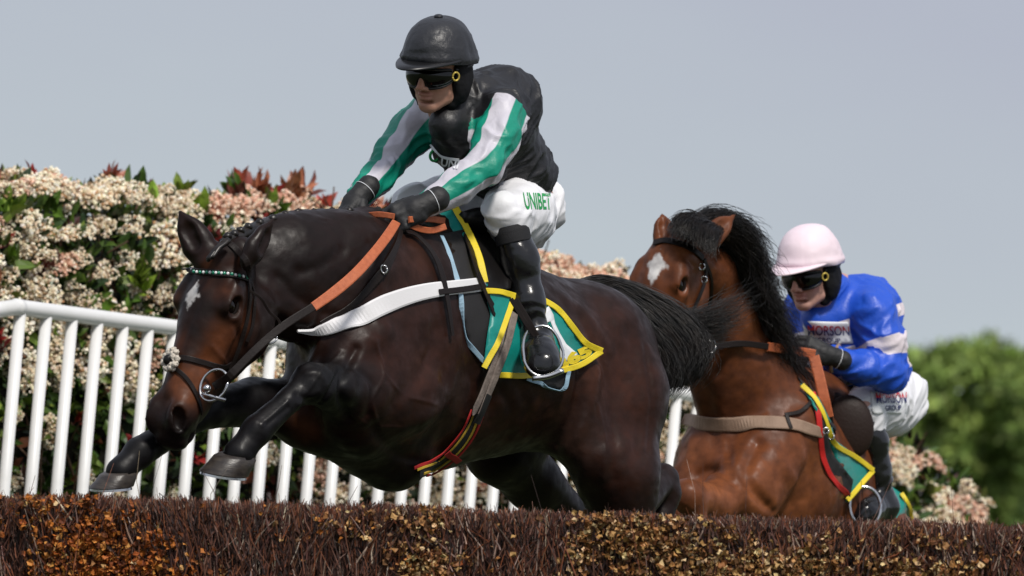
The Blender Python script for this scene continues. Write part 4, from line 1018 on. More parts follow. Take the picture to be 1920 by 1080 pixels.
cl3 = drape('saddle_cloth', bvh1, [(908, 541), (945, 545), (968, 554), (958, 590), (940, 630), (922, 668), (906, 694), (912, 640), (920, 590)], M_teal, horse1, off=.040, t=.003, smooth=6, wav=.01)
b3 = bvh_obj(cl3)
belt('cloth_binding', b3, [(910, 545), (940, 548), (966, 555)], .018, M_yellow, cl3, off=.003)
belt('cloth_binding', b3, [(962, 560), (950, 595), (934, 640), (918, 670), (908, 690)], .018, M_yellow, cl3, off=.003, n=30)
# saddle
sad = drape('saddle', bvh1, [(860, 402), (892, 398), (925, 418), (948, 450), (962, 500), (958, 540), (930, 552), (905, 540), (890, 490), (872, 440)], M_leather, horse1, off=.050, t=.018, smooth=10)
V_, F_ = tube1([k(868, 408, -.14), k(900, 412, -.08), k(940, 430, .04), k(980, 445, .18), k(1000, 440, .24)], np.array([.02, .04, .05, .045, .03]), 12, 24); mesh_obj('saddle_seat', V_, F_, M_leather, sad)
belt('girth_strap', bvh1, [(870, 450), (880, 500), (905, 560), (925, 600)], .03, M_brleather, sad, off=.020, n=20)
# girth
gi = belt('girth', bvh1, [(952, 590), (940, 640), (922, 690), (902, 735), (888, 768)], .030, M_girthweb, horse1, off=.026, t=.005, n=30)
belt('girth_strap', bvh1, [(938, 600), (926, 650), (908, 700), (890, 745), (878, 772)], .026, M_girthweb, gi, off=.020, t=.004, n=30)
belt('girth_strap', bvh1, [(902, 735), (888, 768), (882, 785)], .034, M_blk2, gi, off=.030, t=.004)
gp = [(888, 772), (874, 805), (850, 838), (822, 862), (798, 876), (782, 882)]
for dx, w_, m_ in ((0, .046, M_blk2), (-11, .010, M_red), (11, .010, M_red), (-5, .008, M_yel2), (6, .008, M_yel2)):
    belt('elastic', bvh1, [(x + dx, y + dx * .55) for x, y in gp], w_, m_, gi, off=.010 + (.003 if dx else 0), t=.003, n=30)
belt('elastic', bvh1, [(832, 842), (845, 850), (856, 858)], .022, M_red, gi, off=.016, t=.003)
# ================================================================ riders
M_skin = mat('skin', attr='Col', rough=.48, spec=.35, bump=(300, .12, .001), col2=(.93, .88, .86), nscale=60)
M_glove = mat('black_glove', (.012, .012, .013), .62, bump=(240, .4, .002))
M_boot = mat('black_boot', (.007, .007, .008), .22, spec=.5, coat=.3, bump=(34, .35, .006))
M_sock = mat('black_sock', (.010, .010, .012), .8, bump=(300, .4))
M_gogg = mat('goggle_lens', (.003, .003, .003), .08, spec=.45); M_rub = mat('goggle_frame', (.008, .008, .008), .35)
M_gold = mat('gold_badge', (.62, .47, .10), .35, metal=.4); M_cap = mat('black_cap_silk', (.020, .021, .025), .42, spec=.5, bump=(26, .5, .012))
M_peak = mat('black_peak', (.008, .008, .009), .35); M_pink = mat('pale_pink_cap', (.86, .71, .77), .55, bump=(25, .2, .006)); M_snood = mat('black_snood', (.007, .007, .008), .7, spec=.2, bump=(120, .4))
M_breech = pattern_mat('white_breeches', [('seam', (.55, .55, .58))], (.80, .80, .83), .5, bump=(18, .22, .01))
M_silk1 = pattern_mat('black_green_white_silk', [('sleeve', None), ('cuffe', (.006, .006, .007))], (.010, .010, .012), .46, bump=(30, .45, .010))
nt = M_silk1.node_tree; b_ = nt.nodes['Principled BSDF']
# sleeve colour: green with white stripes
mixes = [n for n in nt.nodes if n.type == 'MIX_RGB']
at_ = nt.nodes.new('ShaderNodeAttribute'); at_.attribute_name = 'stripe'; rg = nt.nodes.new('ShaderNodeMapRange'); rg.inputs[1].default_value = -.08; rg.inputs[2].default_value = .08
mm = nt.nodes.new('ShaderNodeMixRGB'); mm.inputs[1].default_value = (.0, .25, .165, 1); mm.inputs[2].default_value = (.58, .56, .62, 1)
nt.links.new(at_.outputs['Fac'], rg.inputs[0]); nt.links.new(rg.outputs[0], mm.inputs[0]); nt.links.new(mm.outputs[0], mixes[0].inputs[2])
M_silk2 = pattern_mat('blue_white_silk', [('hoop', (.74, .66, .70))], (.014, .085, .56), .45, bump=(30, .45, .010))
def person_frame(phi, pitch, roll=0):
    p, t, r = (math.radians(v) for v in (phi, pitch, roll))
    fw = unit([-math.sin(p) * math.cos(t), -math.cos(p) * math.cos(t), -math.sin(t)]); l = np.array([math.cos(p), -math.sin(p), 0]); up = np.cross(fw, l); up = up if up[2] > 0 else -up
    l, up = l * math.cos(r) + up * math.sin(r), up * math.cos(r) - l * math.sin(r); return l, fw, up
def hand_parts(wr, d, pn, th, s=1.0, g=1.0, grip=1.0):
    """a closing hand: palm, five fingers of different length with bent knuckles -> list of chains"""
    d = unit(d); pn = unit(pn - (pn @ d) * d); th = unit(th - (th @ d) * d - (th @ pn) * pn)
    def q(x, y, z): return wr + s * (x * d + y * th + z * pn)
    L = [([q(-.01, 0, 0), q(.03, 0, .002)], [.026, .030]), ([q(.03, .020, .004), q(.082, .028, .0)], [.020, .015]), ([q(.03, .0, .002), q(.086, .006, -.002)], [.021, .015]), ([q(.03, -.020, .004), q(.078, -.024, .002)], [.020, .014])]
    for i, (y, ln) in enumerate([(.036, .94), (.0125, 1.06), (-.0115, .98), (-.034, .80)]):
        L.append(([q(.082, y, .0), q(.082 + .036 * ln, y * 1.02, .020 * grip + .004), q(.082 + .030 * ln, y * 1.0, .050 * ln), q(.072, y * .95, .052 * ln)], [.0115, .0105, .0098, .0085]))
    L.append(([q(.022, .032, .012), q(.055, .050, .030), q(.085, .040, .046), q(.10, .022, .052)], [.016, .0125, .0110, .0090]))
    return [(p, [r * s * g for r in rr]) for p, rr in L]
def face(f, c, fr, S):
    l, fw, up = fr; ax = [l, fw, up]
    def q(x, y, z): return c + S * (x * l + y * fw + z * up)
    f.ell(q(0, -.012, .035), np.array((.075, .096, .088)) * S, ax, .01)
    f.ell(q(0, .035, -.025), np.array((.060, .060, .085)) * S, ax, .02)
    f.cap(q(0, .070, -.100), .020 * S, q(0, .060, -.095), .026 * S, .015)
    for s in (-1, 1):
        f.chain([q(s * .054, .0, -.045), q(s * .045, .020, -.076), q(s * .015, .068, -.100)], [.017 * S, .016 * S, .015 * S], .02)
        f.ell(q(s * .038, .066, -.026), np.array((.024, .022, .020)) * S, ax, .015)
        f.ell(q(s * .034, .086, .012), np.array((.019, .012, .014)) * S, ax, .008, sub=True)
        f.ell(q(s * .0145, .103, -.041), np.array((.0085, .011, .008)) * S, ax, .004); f.ell(q(s * .0075, .109, -.0475), np.array((.0035, .005, .003)) * S, ax, .002, sub=True)
        f.cap(q(s * .008, .092, .024), .010 * S, q(s * .046, .078, .026), .009 * S, .010)
        f.ell(q(s * .079, -.005, -.012), np.array((.009, .020, .032)) * S, ax, .006)
        f.cap(q(s * .024, .096, -.040), .003 * S, q(s * .032, .086, -.060), .004 * S, .006, sub=True)
    f.cap(q(0, .092, .012), .0085 * S, q(0, .114, -.030), .0105 * S, .008); f.ell(q(0, .116, -.036), np.array((.0125, .012, .0095)) * S, ax, .005)
    f.ell(q(0, .088, -.0605), np.array((.024, .013, .0062)) * S, ax, .005); f.ell(q(0, .086, -.0735), np.array((.020, .0125, .0072)) * S, ax, .005); f.ell(q(0, .076, -.086), np.array((.022, .01, .004)) * S, ax, .008, sub=True)
    f.chain([q(-.026, .094, -.0675), q(0, .102, -.0660), q(.026, .094, -.0675)], [.0022 * S, .0026 * S, .0022 * S], .003, sub=True)
    f.cap(q(0, -.025, -.05), .054 * S, q(0, -.055, -.13), .056 * S, .03)
    return q
def limbs(f, J, g=1.0):
    """torso, arms and legs as one flesh"""
    L = J['L']; A = J['A']; T = np.cross(A, L); ax = [L, T, A]
    f.ell(J['pelvis'], np.array((.150, .11, .11)) * g, ax, .05); f.ell(J['pelvis'] * .5 + J['chest'] * .5, np.array((.135, .095, .17)) * g, ax, .05); f.ell(J['chest'], np.array((.160, .105, .16)) * g, ax, .05)
    f.cap(J['shN'], .052 * g, J['shF'], .052 * g, .05)
    for s in 'NF':
        f.chain([J['sh' + s], J['el' + s]], [.052 * g, .038 * g], .03); f.chain([J['el' + s], J['wr' + s]], [.038 * g, .025 * g], .02)
        f.chain([J['hip' + s], J['kn' + s]], [.088 * g, .058 * g], .04)
        m = J['kn' + s] * .7 + J['an' + s] * .3 + J['calf']; f.chain([J['kn' + s], m, J['an' + s]], [.046 * g, .040 * g, .024 * g], .02)
        f.chain([J['an' + s], J['toe' + s]], [.024 * g, .022 * g], .02)
def bbox_of(J, pad=.2):
    P = np.array([v for v in J.values() if isinstance(v, np.ndarray) and np.linalg.norm(v) > 1.01 or isinstance(v, np.ndarray) and np.linalg.norm(v) < .99]); return P.min(0) - pad, P.max(0) + pad
def seg_d(V, a, b):
    ba = b - a; t = np.clip((V - a) @ ba / (ba @ ba), 0, 1); return np.linalg.norm(V - a - t[:, None] * ba, axis=1), t
def wrinkle(V, N, J, amp=.006, sc_=1.0, calm=()):
    amp = np.full(len(V), amp)
    for c_, r_ in calm: amp = amp * (1 - .97 * np.exp(-(((V - c_) ** 2).sum(1) / r_ ** 2) ** 2))
    """cloth folds: ridges running across the pulled limbs plus broad waves"""
    w1 = fbm(V * 7 * sc_ + 3, 2); R_ = np.array([[.8, .2, .56], [-.5, .7, .5], [-.3, -.68, .66]])
    r = 1 - np.abs(vnoise((V @ R_.T) * np.array([7, 11, 30]) * sc_ + w1[:, None] * .9)) * 2.6; r2 = 1 - np.abs(vnoise((V @ R_) * np.array([9, 34, 12]) * sc_ + w1[:, None] * 1.0 + 9)) * 2.6
    return V + N * (amp * (.75 * np.maximum(r, -.6) + .60 * np.maximum(r2, -.6) + .6 * w1) - amp * .3)[:, None]
def surface(f, it=1): V, F = f.poly(); V = relax(V, F, it, .4); return V, F
def helmet(person, c, fr, S, m_cap, m_peak, name='helmet', pompom=True):
    l, fw, up = fr
    def q(x, y, z): return c + S * (x * l + y * fw + z * up)
    nr, ns = 26, 64; V = []; F = []
    for i in range(nr + 1):
        th = math.pi * .5 * 1.08 * i / nr
        for j in range(ns):
            ph = 2 * math.pi * j / ns; cx, sy = math.cos(ph), math.sin(ph)
            rr = math.sin(min(th, math.pi / 2)) ** .85; zz = math.cos(th)
            seam = -.0036 * math.exp(-(math.sin(3 * ph) / .10) ** 2) * math.sin(th)
            brim = .004 * math.exp(-((i - nr + 3) / 1.4) ** 2)
            R_ = 1 + seam / .12 + brim / .12
            low = (.010 * (1 - sy) if th > 1.3 else .010 * (1 - sy) * (th / 1.3) ** 3)
            V.append(q(.107 * rr * cx * R_, -.010 + .128 * rr * sy * R_, .044 + .113 * zz * (1 if zz > 0 else .5) - low * 1.8))
    for i in range(nr):
        for j in range(ns): F.append((i * ns + j, i * ns + (j + 1) % ns, (i + 1) * ns + (j + 1) % ns, (i + 1) * ns + j))
    n0 = len(V); base = V[nr * ns:(nr + 1) * ns]; ctr = np.mean(base, 0)
    for v in base: V.append(ctr + (v - ctr) * .93 + up * .02 * S)
    for j in range(ns): F.append((nr * ns + j, nr * ns + (j + 1) % ns, n0 + (j + 1) % ns, n0 + j))
    F.append(tuple(n0 + j for j in range(ns)))
    V = np.array(V); Fq = F; N = (V - q(0, -.01, .03)); N /= np.linalg.norm(N, axis=1, keepdims=True)
    wgt = np.clip((V - q(0, 0, .02)) @ up / .09, 0.15, 1); r = 1 - np.abs(vnoise(V * 17 + 5)) * 2; r2 = 1 - np.abs(vnoise(V * np.array([30, 30, 44]) + 2)) * 2
    V = V + N * ((.0045 * r + .0022 * r2) * np.clip(1.3 - wgt, .25, 1))[:, None]
    h = mesh_obj(name, V, Fq, m_cap, person)
    if pompom:
        V, F = sphere(q(0, -.008, .159), np.array((.014, .014, .006)) * S, 8, [l, fw, up]); mesh_obj('cap_button', V, F, m_cap, h)
    # peak
    V = []; F = []; n = 28
    for i in range(n + 1):
        a = math.radians(12 + 156 * i / n); e = math.sin((a - math.radians(12)) / math.radians(156) * math.pi)
        for (k_, dz) in ((0, 0), (.5, -.001), (1, -.004), (1, -.009), (.5, -.008), (0, -.008)):
            ex = 1 + k_ * .40 * e ** .7; V.append(q(.107 * math.cos(a) * (1 + k_ * .14 * e), -.010 + .128 * math.sin(a) * (.97 + k_ * .74 * e ** .8 * math.sin(a)), .044 + dz - .002 * k_ * e))
    for i in range(n):
        for j in range(6): F.append((i * 6 + j, i * 6 + (j + 1) % 6, i * 6 + 6 + (j + 1) % 6, i * 6 + 6 + j))
    F += [tuple(range(6)), tuple(n * 6 + j for j in range(6))[::-1]]
    mesh_obj('peak', V, F, m_peak, h); return h
def goggles(person, c, fr, S):
    l, fw, up = fr
    def q(x, y, z): return c + S * (x * l + y * fw + z * up)
    V = []; n = 44; rows = 8
    for i in range(n + 1):
        a = math.radians(-74 + 148 * i / n); s = abs(i / n - .5) * 2
        top = .018 - .006 * s ** 2; bot = -.040 + .024 * math.exp(-(s / .12) ** 2) + .016 * s ** 3
        for j in range(rows + 1):
            v = j / rows; z = bot + (top - bot) * v; e = math.sin(v * math.pi) ** .5
            V.append(q((.074 + .008 * e) * math.sin(a), .024 + (.080 + .010 * e) * math.cos(a) ** .8 if math.cos(a) > 0 else .022, z))
    F = [(i * (rows + 1) + j, (i + 1) * (rows + 1) + j, (i + 1) * (rows + 1) + j + 1, i * (rows + 1) + j + 1) for i in range(n) for j in range(rows)]
    V2, F2 = thicken(np.array(V), F, .012 * S) ; g = mesh_obj('goggles', V2, F2, M_gogg, person)
    V = np.array(V).reshape(n + 1, rows + 1, 3); rim = np.concatenate([V[:, 0], V[::-1, rows]]); rim = np.vstack([rim, rim[:1]]); Vt, Ft = tube1(rim, .0045 * S, 8); mesh_obj('goggle_frame', Vt, Ft, M_rub, g)
    for s in (-1, 1):
        P = [q(s * .070, .030, .006), q(s * .082, .0, .008), q(s * .086, -.04, .012), q(s * .070, -.08, .016)]; Vt, Ft = tube1(P, .010 * S, 10, 16); Vt = np.array(Vt); mesh_obj('goggle_strap', Vt, Ft, M_rub, g)
    ctr = q(.080, .046, -.008); nn = unit(.80 * l + .6 * fw); a1 = unit(np.cross(nn, up)); P = ring_path(ctr + nn * .006, a1, up, .0105 * S, .0125 * S, 24); Vt, Ft = tube1(P, .0032, 8); d_ = mesh_obj('badge', Vt, Ft, M_gold, g)
    return g
def snood(person, c, fr, S, neck):
    l, fw, up = fr
    def q(x, y, z): return c + S * (x * l + y * fw + z * up)
    f = Field(c - .28, c + .24, .005)
    for s in (-1, 1):
        f.ell(q(s * .074, -.010, -.025), np.array((.022, .045, .075)) * S, [l, fw, up], .02); f.cap(q(s * .070, .0, -.05), .020 * S, q(s * .05, .015, -.100), .018 * S, .02)
    f.ell(q(0, -.05, -.02), np.array((.082, .07, .09)) * S, [l, fw, up], .03)
    f.chain([q(0, -.045, -.05), q(0, -.055, -.11), neck], [.054 * S, .050 * S, .054 * S], .02)
    f.ell(q(0, .085, -.035), np.array((.062, .100, .100)) * S, [l, fw, up], .01, sub=True)
    f.ell(q(0, -.008, .044), np.array((.086, .108, .034)) * S, [l, fw, up], .008)
    V, F = surface(f, 1); V = V + vnormals(V, F) * (.002 * fbm(V * 40, 2))[:, None]; return mesh_obj('snood', V, F, M_snood, person)
def boots(person, J, s, m=M_boot, g=1.0):
    f = Field(np.minimum(J['kn' + s], J['toe' + s]) - .2, np.maximum(J['kn' + s], J['toe' + s]) + .2, .0045)
    kn, an, toe = J['kn' + s], J['an' + s], J['toe' + s]; dl = an - kn
    top = kn + dl * .16
    f.chain([top, kn + dl * .38 + J['calf'] * .5, kn + dl * .72 + J['calf'] * .2, an], [.052 * g, .050 * g, .044 * g, .040 * g], .05)
    d = unit(toe - an); lat = unit(np.cross(d, unit(dl))); upv = unit(-dl - ((-dl) @ d) * d)
    f.ell(an - d * .012 + unit(dl) * .03, (.048 * g, .046 * g, .045 * g), [lat, d, upv], .03)
    f.chain([an, an + unit(dl) * .035, an * .45 + toe * .55, toe], [.042 * g, .046 * g, .047 * g, .042 * g], .03)
    f.ell(toe - d * .03, (.058 * g, .078 * g, .048 * g), [lat, d, upv], .03)
    V, F = surface(f, 1); N = vnormals(V, F); tt = (V - kn) @ unit(dl) / np.linalg.norm(dl)
    ank = np.exp(-((tt - .85) / .16) ** 2); V = V + N * (.0016 * ank * np.sin(tt * 60 + 4 * fbm(V * 14, 2)) + .003 * (fbm(V * np.array([16, 16, 26]), 2)))[:, None]
    o = mesh_obj('boot', V, F, m, person)
    # turned-over top
    P = [kn + dl * t for t in (.10, .14, .19, .24)]; Vt, Ft = tube1(P, np.array([.054, .0565, .0565, .0555]) * g, 24, 16); Vt = np.array(Vt); Vt = Vt + .0016 * np.sin(Vt @ unit(dl) * 260)[:, None] * unit(Vt.mean(0) - EYE_NP) * 0; mesh_obj('boot_top', Vt, Ft, M_sock, o)
    b1 = unit(np.cross(dl, [0, 1., 0])); b2 = unit(np.cross(dl, b1)); Vt, Ft = tube1(ring_path(kn + dl * .42 + J['calf'] * .45, b1, b2, .0505 * g, .0505 * g, 30), .0022, 6); mesh_obj('boot_seam', Vt, Ft, m, o)
    sp = an * .5 + toe * .5 - upv * .040 * g; Vt, Ft = sphere(sp, np.array((.040, .085, .010)) * g, 10, [lat, d, upv]); mesh_obj('boot_sole', Vt, Ft, M_rub, o)
    return o
EYE_NP = np.array([0, -D0, 0.0])
def gloves(person, wr, d, pn, th, s):
    parts = hand_parts(wr, d, pn, th, s, 1.16); f = Field(wr - .24, wr + .24, .0032)
    for P, R in parts[:4]: f.chain(P, R, .012)
    for P, R in parts[4:]: f.chain(P, [r * .95 for r in R], .0022)
    f.cap(wr - unit(d) * .045, .034 * s, wr + unit(d) * .01, .030 * s, .01)
    V, F = surface(f, 1); V = V + vnormals(V, F) * (.0012 * fbm(V * 60, 2))[:, None]; o = mesh_obj('glove', V, F, M_glove, person)
    a1 = unit(np.cross(d, [0, 0, 1.0])); a2 = np.cross(unit(d), a1)
    Vt, Ft = tube1(ring_path(wr - unit(d) * .028, a1, a2, .0345 * s, .0345 * s, 24), .0013, 6); mesh_obj('glove_piping', Vt, Ft, M_whiteink, o); return o
def body_mesh(person, J, c, fr, S, hands, skin, lip):
    lo, hi = J['lo'], J['hi']; f = Field(lo, hi, .0042)
    limbs(f, J); q = face(f, c, fr, S)
    f.chain([q(0, -.05, -.12), J['neck']], [.055 * S, .065], .03)
    for hnd in hands:
        pr = hand_parts(*hnd)
        for P, R in pr[:4]: f.chain(P, R, .012)
        for P, R in pr[4:]: f.chain(P, R, .0035)
    V, F = surface(f, 1)
    C = blobs(V, skin, [(q(0, .09, -.057), .010 * S, lip, .6), (q(.017, .09, -.060), .012 * S, lip, .6), (q(-.017, .09, -.060), .012 * S, lip, .6), (q(0, .088, -.071), .012 * S, lip, .7),
        (q(.045, .07, -.03), .026 * S, (skin[0] * 1.15, skin[1] * .82, skin[2] * .75), .6), (q(-.045, .07, -.03), .026 * S, (skin[0] * 1.15, skin[1] * .82, skin[2] * .75), .6), (q(0, .118, -.03), .014 * S, (skin[0] * 1.1, skin[1] * .8, skin[2] * .72), .5),
        (q(0, .075, -.1), .03 * S, (skin[0] * .72, skin[1] * .72, skin[2] * .74), .5), (q(.03, .07, -.085), .024 * S, (skin[0] * .75, skin[1] * .74, skin[2] * .75), .4), (q(0, .1, -.045), .012 * S, (skin[0] * .75, skin[1] * .73, skin[2] * .73), .4),
        (q(.02, .09, .03), .02 * S, (.05, .03, .02), .0)])
    for s in (-1, 1):
        dq = np.abs((V - q(s * .027, .085, .030)) @ np.stack([fr[0] / .020, fr[2] / .005, fr[1] / .03], 1)); w_ = np.clip(1.3 - (dq ** 2).sum(1), 0, 1)[:, None] * .8; C += (np.array((.04, .025, .018)) - C) * w_
    mesh_obj('body', V, F, M_skin, person, cols=np.clip(C, 0, 1))
    for s in (-1, 1): Vt, Ft = sphere(q(s * .032, .072, .012), .0125 * S, 10); mesh_obj('eye', Vt, Ft, M_eye, person)
    return q
# ---------------------------------------------------------------- rider 1
A1 = unit(np.array([-.20, -.27, .36])); A1 = unit(A1 - (A1 @ Ld) * Ld)
J = dict(L=Ld, A=A1, pelvis=k(958, 374, .32), chest=k(895, 240, .07), shN=k(945, 212, -.08), shF=k(812, 205, .14), elN=k(908, 312, -.26), elF=k(738, 292, .02), wrN=k(797, 388, -.40), wrF=k(672, 372, -.20),
         hipN=k(975, 400, .24), knN=k(952, 402, -.14), anN=k(1003, 628, -.16), toeN=k(1017, 684, -.30), hipF=k(912, 392, .48), knF=k(775, 385, .14), anF=k(700, 610, .36), toeF=k(690, 650, .24), neck=k(870, 185, .03), calf=np.array([.015, .01, 0]))
J['lo'], J['hi'] = k(600, 740, 0) * [1, 0, 1] + [0, -.62, 0], k(1110, 40, 0) * [1, 0, 1] + [0, .75, 0]
FR1 = person_frame(28, 12, -5); HC1 = k(822, 129, -.14); S1 = 1.04
hd1 = (k(797, 384, -.42), np.array([-.82, -.30, -.40]), np.array([-.05, .85, -.50]), np.array([-.4, .3, .8]), 1.12)
hd1f = (k(674, 368, -.22), np.array([-.55, -.35, -.60]), np.array([.35, .1, -.8]), np.array([.3, -.9, .3]), 1.05)
rider1 = empty('person', k(1010, 700, -.1), 'rider in black cap and green and white striped sleeves crouched over the leading horse', 'jockey', 'the two jockeys')
del rider1['group']
q_f1 = body_mesh(rider1, J, HC1, FR1, S1, [hd1, hd1f], (.50, .27, .19), (.36, .12, .10))
helmet(rider1, HC1, FR1, S1, M_cap, M_peak); goggles(rider1, HC1, FR1, S1); snood(rider1, HC1, FR1, S1, k(872, 188, .04))
gloves(rider1, *hd1); gloves(rider1, *hd1f)
boots(rider1, J, 'N'); boots(rider1, J, 'F')
# silks
f = Field(J['lo'], J['hi'], .0055); T1 = np.cross(A1, Ld); ax = [Ld, T1, A1]
f.ell(k(900, 235, .06), (.175, .125, .17), ax, .05); f.ell(k(932, 290, .17), (.165, .135, .16), ax, .05); f.ell(k(962, 328, .27), (.15, .120, .10), ax, .05)
f.cap(k(940, 208, -.05), .075, k(820, 208, .12), .07, .06); f.ell(k(935, 190, .10), (.15, .12, .11), ax, .06); f.ell(k(880, 290, -.02), (.12, .08, .13), ax, .06)
f.cap(k(885, 190, .0), .085, k(862, 176, -.04), .070, .03); f.cap(k(858, 196, -.05), .062, k(838, 234, -.12), .060, .04)
f.chain([k(948, 213, -.09), k(930, 262, -.18), k(908, 312, -.26)], [.072, .066, .056], .03); f.chain([k(908, 312, -.26), k(860, 350, -.33), k(803, 385, -.39)], [.058, .050, .040], .03)
f.chain([k(808, 205, .14), k(772, 248, .08), k(738, 292, .02)], [.068, .062, .054], .03); f.chain([k(738, 292, .02), k(706, 333, -.08), k(676, 367, -.18)], [.054, .046, .038], .03)
V, F = surface(f, 1); V = wrinkle(V, vnormals(V, F), J, .0085, 1.0, [(hit(bvh_of(V, F), 835, 298, True)[0], .07), (k(842, 225, -.16), .10)]); N = vnormals(V, F)
aN = [k(948, 213, -.09), k(908, 312, -.26), k(803, 385, -.39)]; aF = [k(808, 205, .14), k(738, 292, .02), k(676, 367, -.18)]
sleeve = np.full(len(V), -1.0); stripe = np.zeros(len(V))
for arm, sg in ((aN, 1), (aF, -1)):
    d1, t1 = seg_d(V, arm[0], arm[1]); d2, t2 = seg_d(V, arm[1], arm[2]); up_ = d1 < d2
    dd = np.minimum(d1, d2); wb = (1 / (1 + np.exp(np.clip((d2 - d1) / .016, -30, 30))))[:, None]; u1, u2 = unit(arm[1] - arm[0]), unit(arm[2] - arm[1])
    r1 = V - arm[0]; r1 = r1 - (r1 @ u1)[:, None] * u1; r2 = V - arm[1]; r2 = r2 - (r2 @ u2)[:, None] * u2
    axd = u1 * (1 - wb) + u2 * wb; axd /= np.linalg.norm(axd, axis=1, keepdims=True); rel = r1 * (1 - wb) + r2 * wb
    e1 = np.cross(axd, np.array([0, 0, 1.0])); e1 /= np.linalg.norm(e1, axis=1, keepdims=True); e2 = np.cross(axd, e1)
    ang = np.arctan2((rel * e2).sum(1), (rel * e1).sum(1)); st = np.sin(3 * ang + (.6 if sg > 0 else 1.9)) - .05
    along = (V - arm[0]) @ unit(arm[1] - arm[0]); sm = np.where(dd < .094, np.minimum(along / .03, 1.0) + .35, -1.0)
    out_sh = (V - arm[0]) @ (Ld * sg); sm = np.where((along < .06), np.minimum(sm, (out_sh + .004 + along * .25 + np.maximum(along - .15, 0) * 3) * 40), sm)
    take = sm > sleeve; sleeve = np.where(take, sm, sleeve); stripe = np.where(take, st, stripe)
cuffe = np.maximum(*[1 - np.linalg.norm(V - a_[2], axis=1) / .035 for a_ in (aN, aF)]) * 0 - 1
silk1 = mesh_obj('silks', V, F, M_silk1, rider1, attrs={'sleeve': np.clip(sleeve, -1, 1), 'stripe': stripe, 'cuffe': cuffe})
bs = bvh_obj(silk1); M_greenink = mat('green_print', (.01, .30, .07), .5)
strap('chest_piping', bs, [(806, 270), (818, 282), (832, 294), (862, 299)], .010, M_whiteink, silk1, off=.004, t=.001)
c_, n_ = hit(bs, 815, 292, True); Vt, Ft = tube1(ring_path(c_ + np.array([0, -.010, 0]), unit(np.array([1, .2, -.3])), unit(np.array([.3, 0, 1])), .014, .017, 24), .0045, 8); mesh_obj('emblem', Vt, Ft, M_greenink, silk1)
decal('lettering', bs, 'UNI', [(828, 294), (862, 302), (858, 316), (826, 311)], M_whiteink, silk1, off=.008, bold=.03)
# breeches
f = Field(J['lo'], J['hi'], .0055)
f.ell(k(955, 382, .30), (.140, .105, .115), [Ld, np.array([0, .6, .8]), np.array([0, -.8, .6])], .05); f.ell(k(948, 355, .30), (.135, .100, .10), ax, .05)
f.chain([k(978, 406, .20), k(966, 402, .02), k(950, 403, -.13)], [.112, .094, .072], .05); f.cap(k(953, 403, -.13), .070, k(962, 440, -.13), .055, .03)
f.chain([k(905, 392, .48), k(845, 385, .30), k(778, 383, .14)], [.10, .085, .066], .05); f.cap(k(778, 383, .14), .06, k(762, 430, .18), .052, .03)
V, F = surface(f, 1); V = wrinkle(V, vnormals(V, F), J, .0085, .9, [(hit(bvh_of(V, F), 1008, 376, True)[0], .085)]); bre = mesh_obj('breeches', V, F, M_breech, rider1, attrs={'seam': np.full(len(V), -1.0)})
bb_ = bvh_obj(bre); decal('lettering', bb_, 'UNIBET', [(980, 360), (1032, 363), (1034, 392), (986, 391)], M_greenink, bre, off=.003, bold=.02)
# stirrup
tc_ = k(1018, 662, -.36); ua, ub = unit(np.array([.96, .1, .25])), unit(np.array([-.22, .12, .95]))
sp = [tc_ + ua * .060 * np.sign(math.sin(t)) * abs(math.sin(t)) ** .8 * (1.0 if math.cos(t) > 0 else 1.04) + ub * (.084 * math.cos(t) if math.cos(t) > 0 else .070 * math.cos(t)) for t in np.linspace(-math.pi, math.pi, 40)]
Vt, Ft = tube1(sp, .0048, 10); stp = mesh_obj('stirrup', Vt, Ft, M_iron, horse1)
Vt, Ft = tube1([tc_ - ub * .068 + ua * .05, tc_ - ub * .074, tc_ - ub * .068 - ua * .05], .0085, 10, 10); mesh_obj('tread', Vt, Ft, M_iron, stp)
for dx in (0, 9): V, F = strap_geo(bvh1, [(958 + dx, 560, -.36), (985 + dx, 605, -.37), (1003 + dx * .5, 630, -.37)], .014, t=.004); mesh_obj('stirrup_leather', V, F, M_brleather, stp, False)
# ---------------------------------------------------------------- rider 2
A2 = unit(np.array([-.30, -.22, .34])); A2 = unit(A2 - (A2 @ Ld) * Ld)
J = dict(L=Ld, A=A2, pelvis=k2(1645, 728, .42), chest=k2(1585, 620, .15), shN=k2(1630, 582, -.0), shF=k2(1512, 568, .24), elN=k2(1664, 700, -.06), elF=k2(1478, 690, .26), wrN=k2(1556, 668, -.24), wrF=k2(1500, 700, .06),
         hipN=k2(1660, 755, .36), knN=k2(1618, 762, -.02), anN=k2(1652, 935, .04), toeN=k2(1618, 965, -.12), hipF=k2(1585, 745, .6), knF=k2(1525, 752, .30), anF=k2(1450, 930, .5), toeF=k2(1430, 965, .34), neck=k2(1572, 545, .1), calf=np.array([.015, .01, 0]))
J['lo'], J['hi'] = k2(1400, 1010, 0) * [1, 0, 1] + [0, B2 - .55, 0], k2(1770, 415, 0) * [1, 0, 1] + [0, B2 + .9, 0]
FR2 = person_frame(32, 14, 0); HC2 = k2(1519, 508, -.08); S2 = 1.05
hd2 = (k2(1558, 668, -.25), np.array([-.85, -.30, .30]), np.array([-.05, .85, -.45]), np.array([.3, .3, .8]), 1.05)
hd2f = (k2(1500, 700, .06), np.array([-.6, -.6, -.2]), np.array([.4, .3, -.6]), np.array([.6, -.5, .6]), 1.0)
rider2 = empty('person', k2(1640, 980, .0), 'rider in pale pink cap and blue silks with white hoops crouched on the second horse', 'jockey')
body_mesh(rider2, J, HC2, FR2, S2, [hd2, hd2f], (.60, .34, .27), (.50, .16, .15))
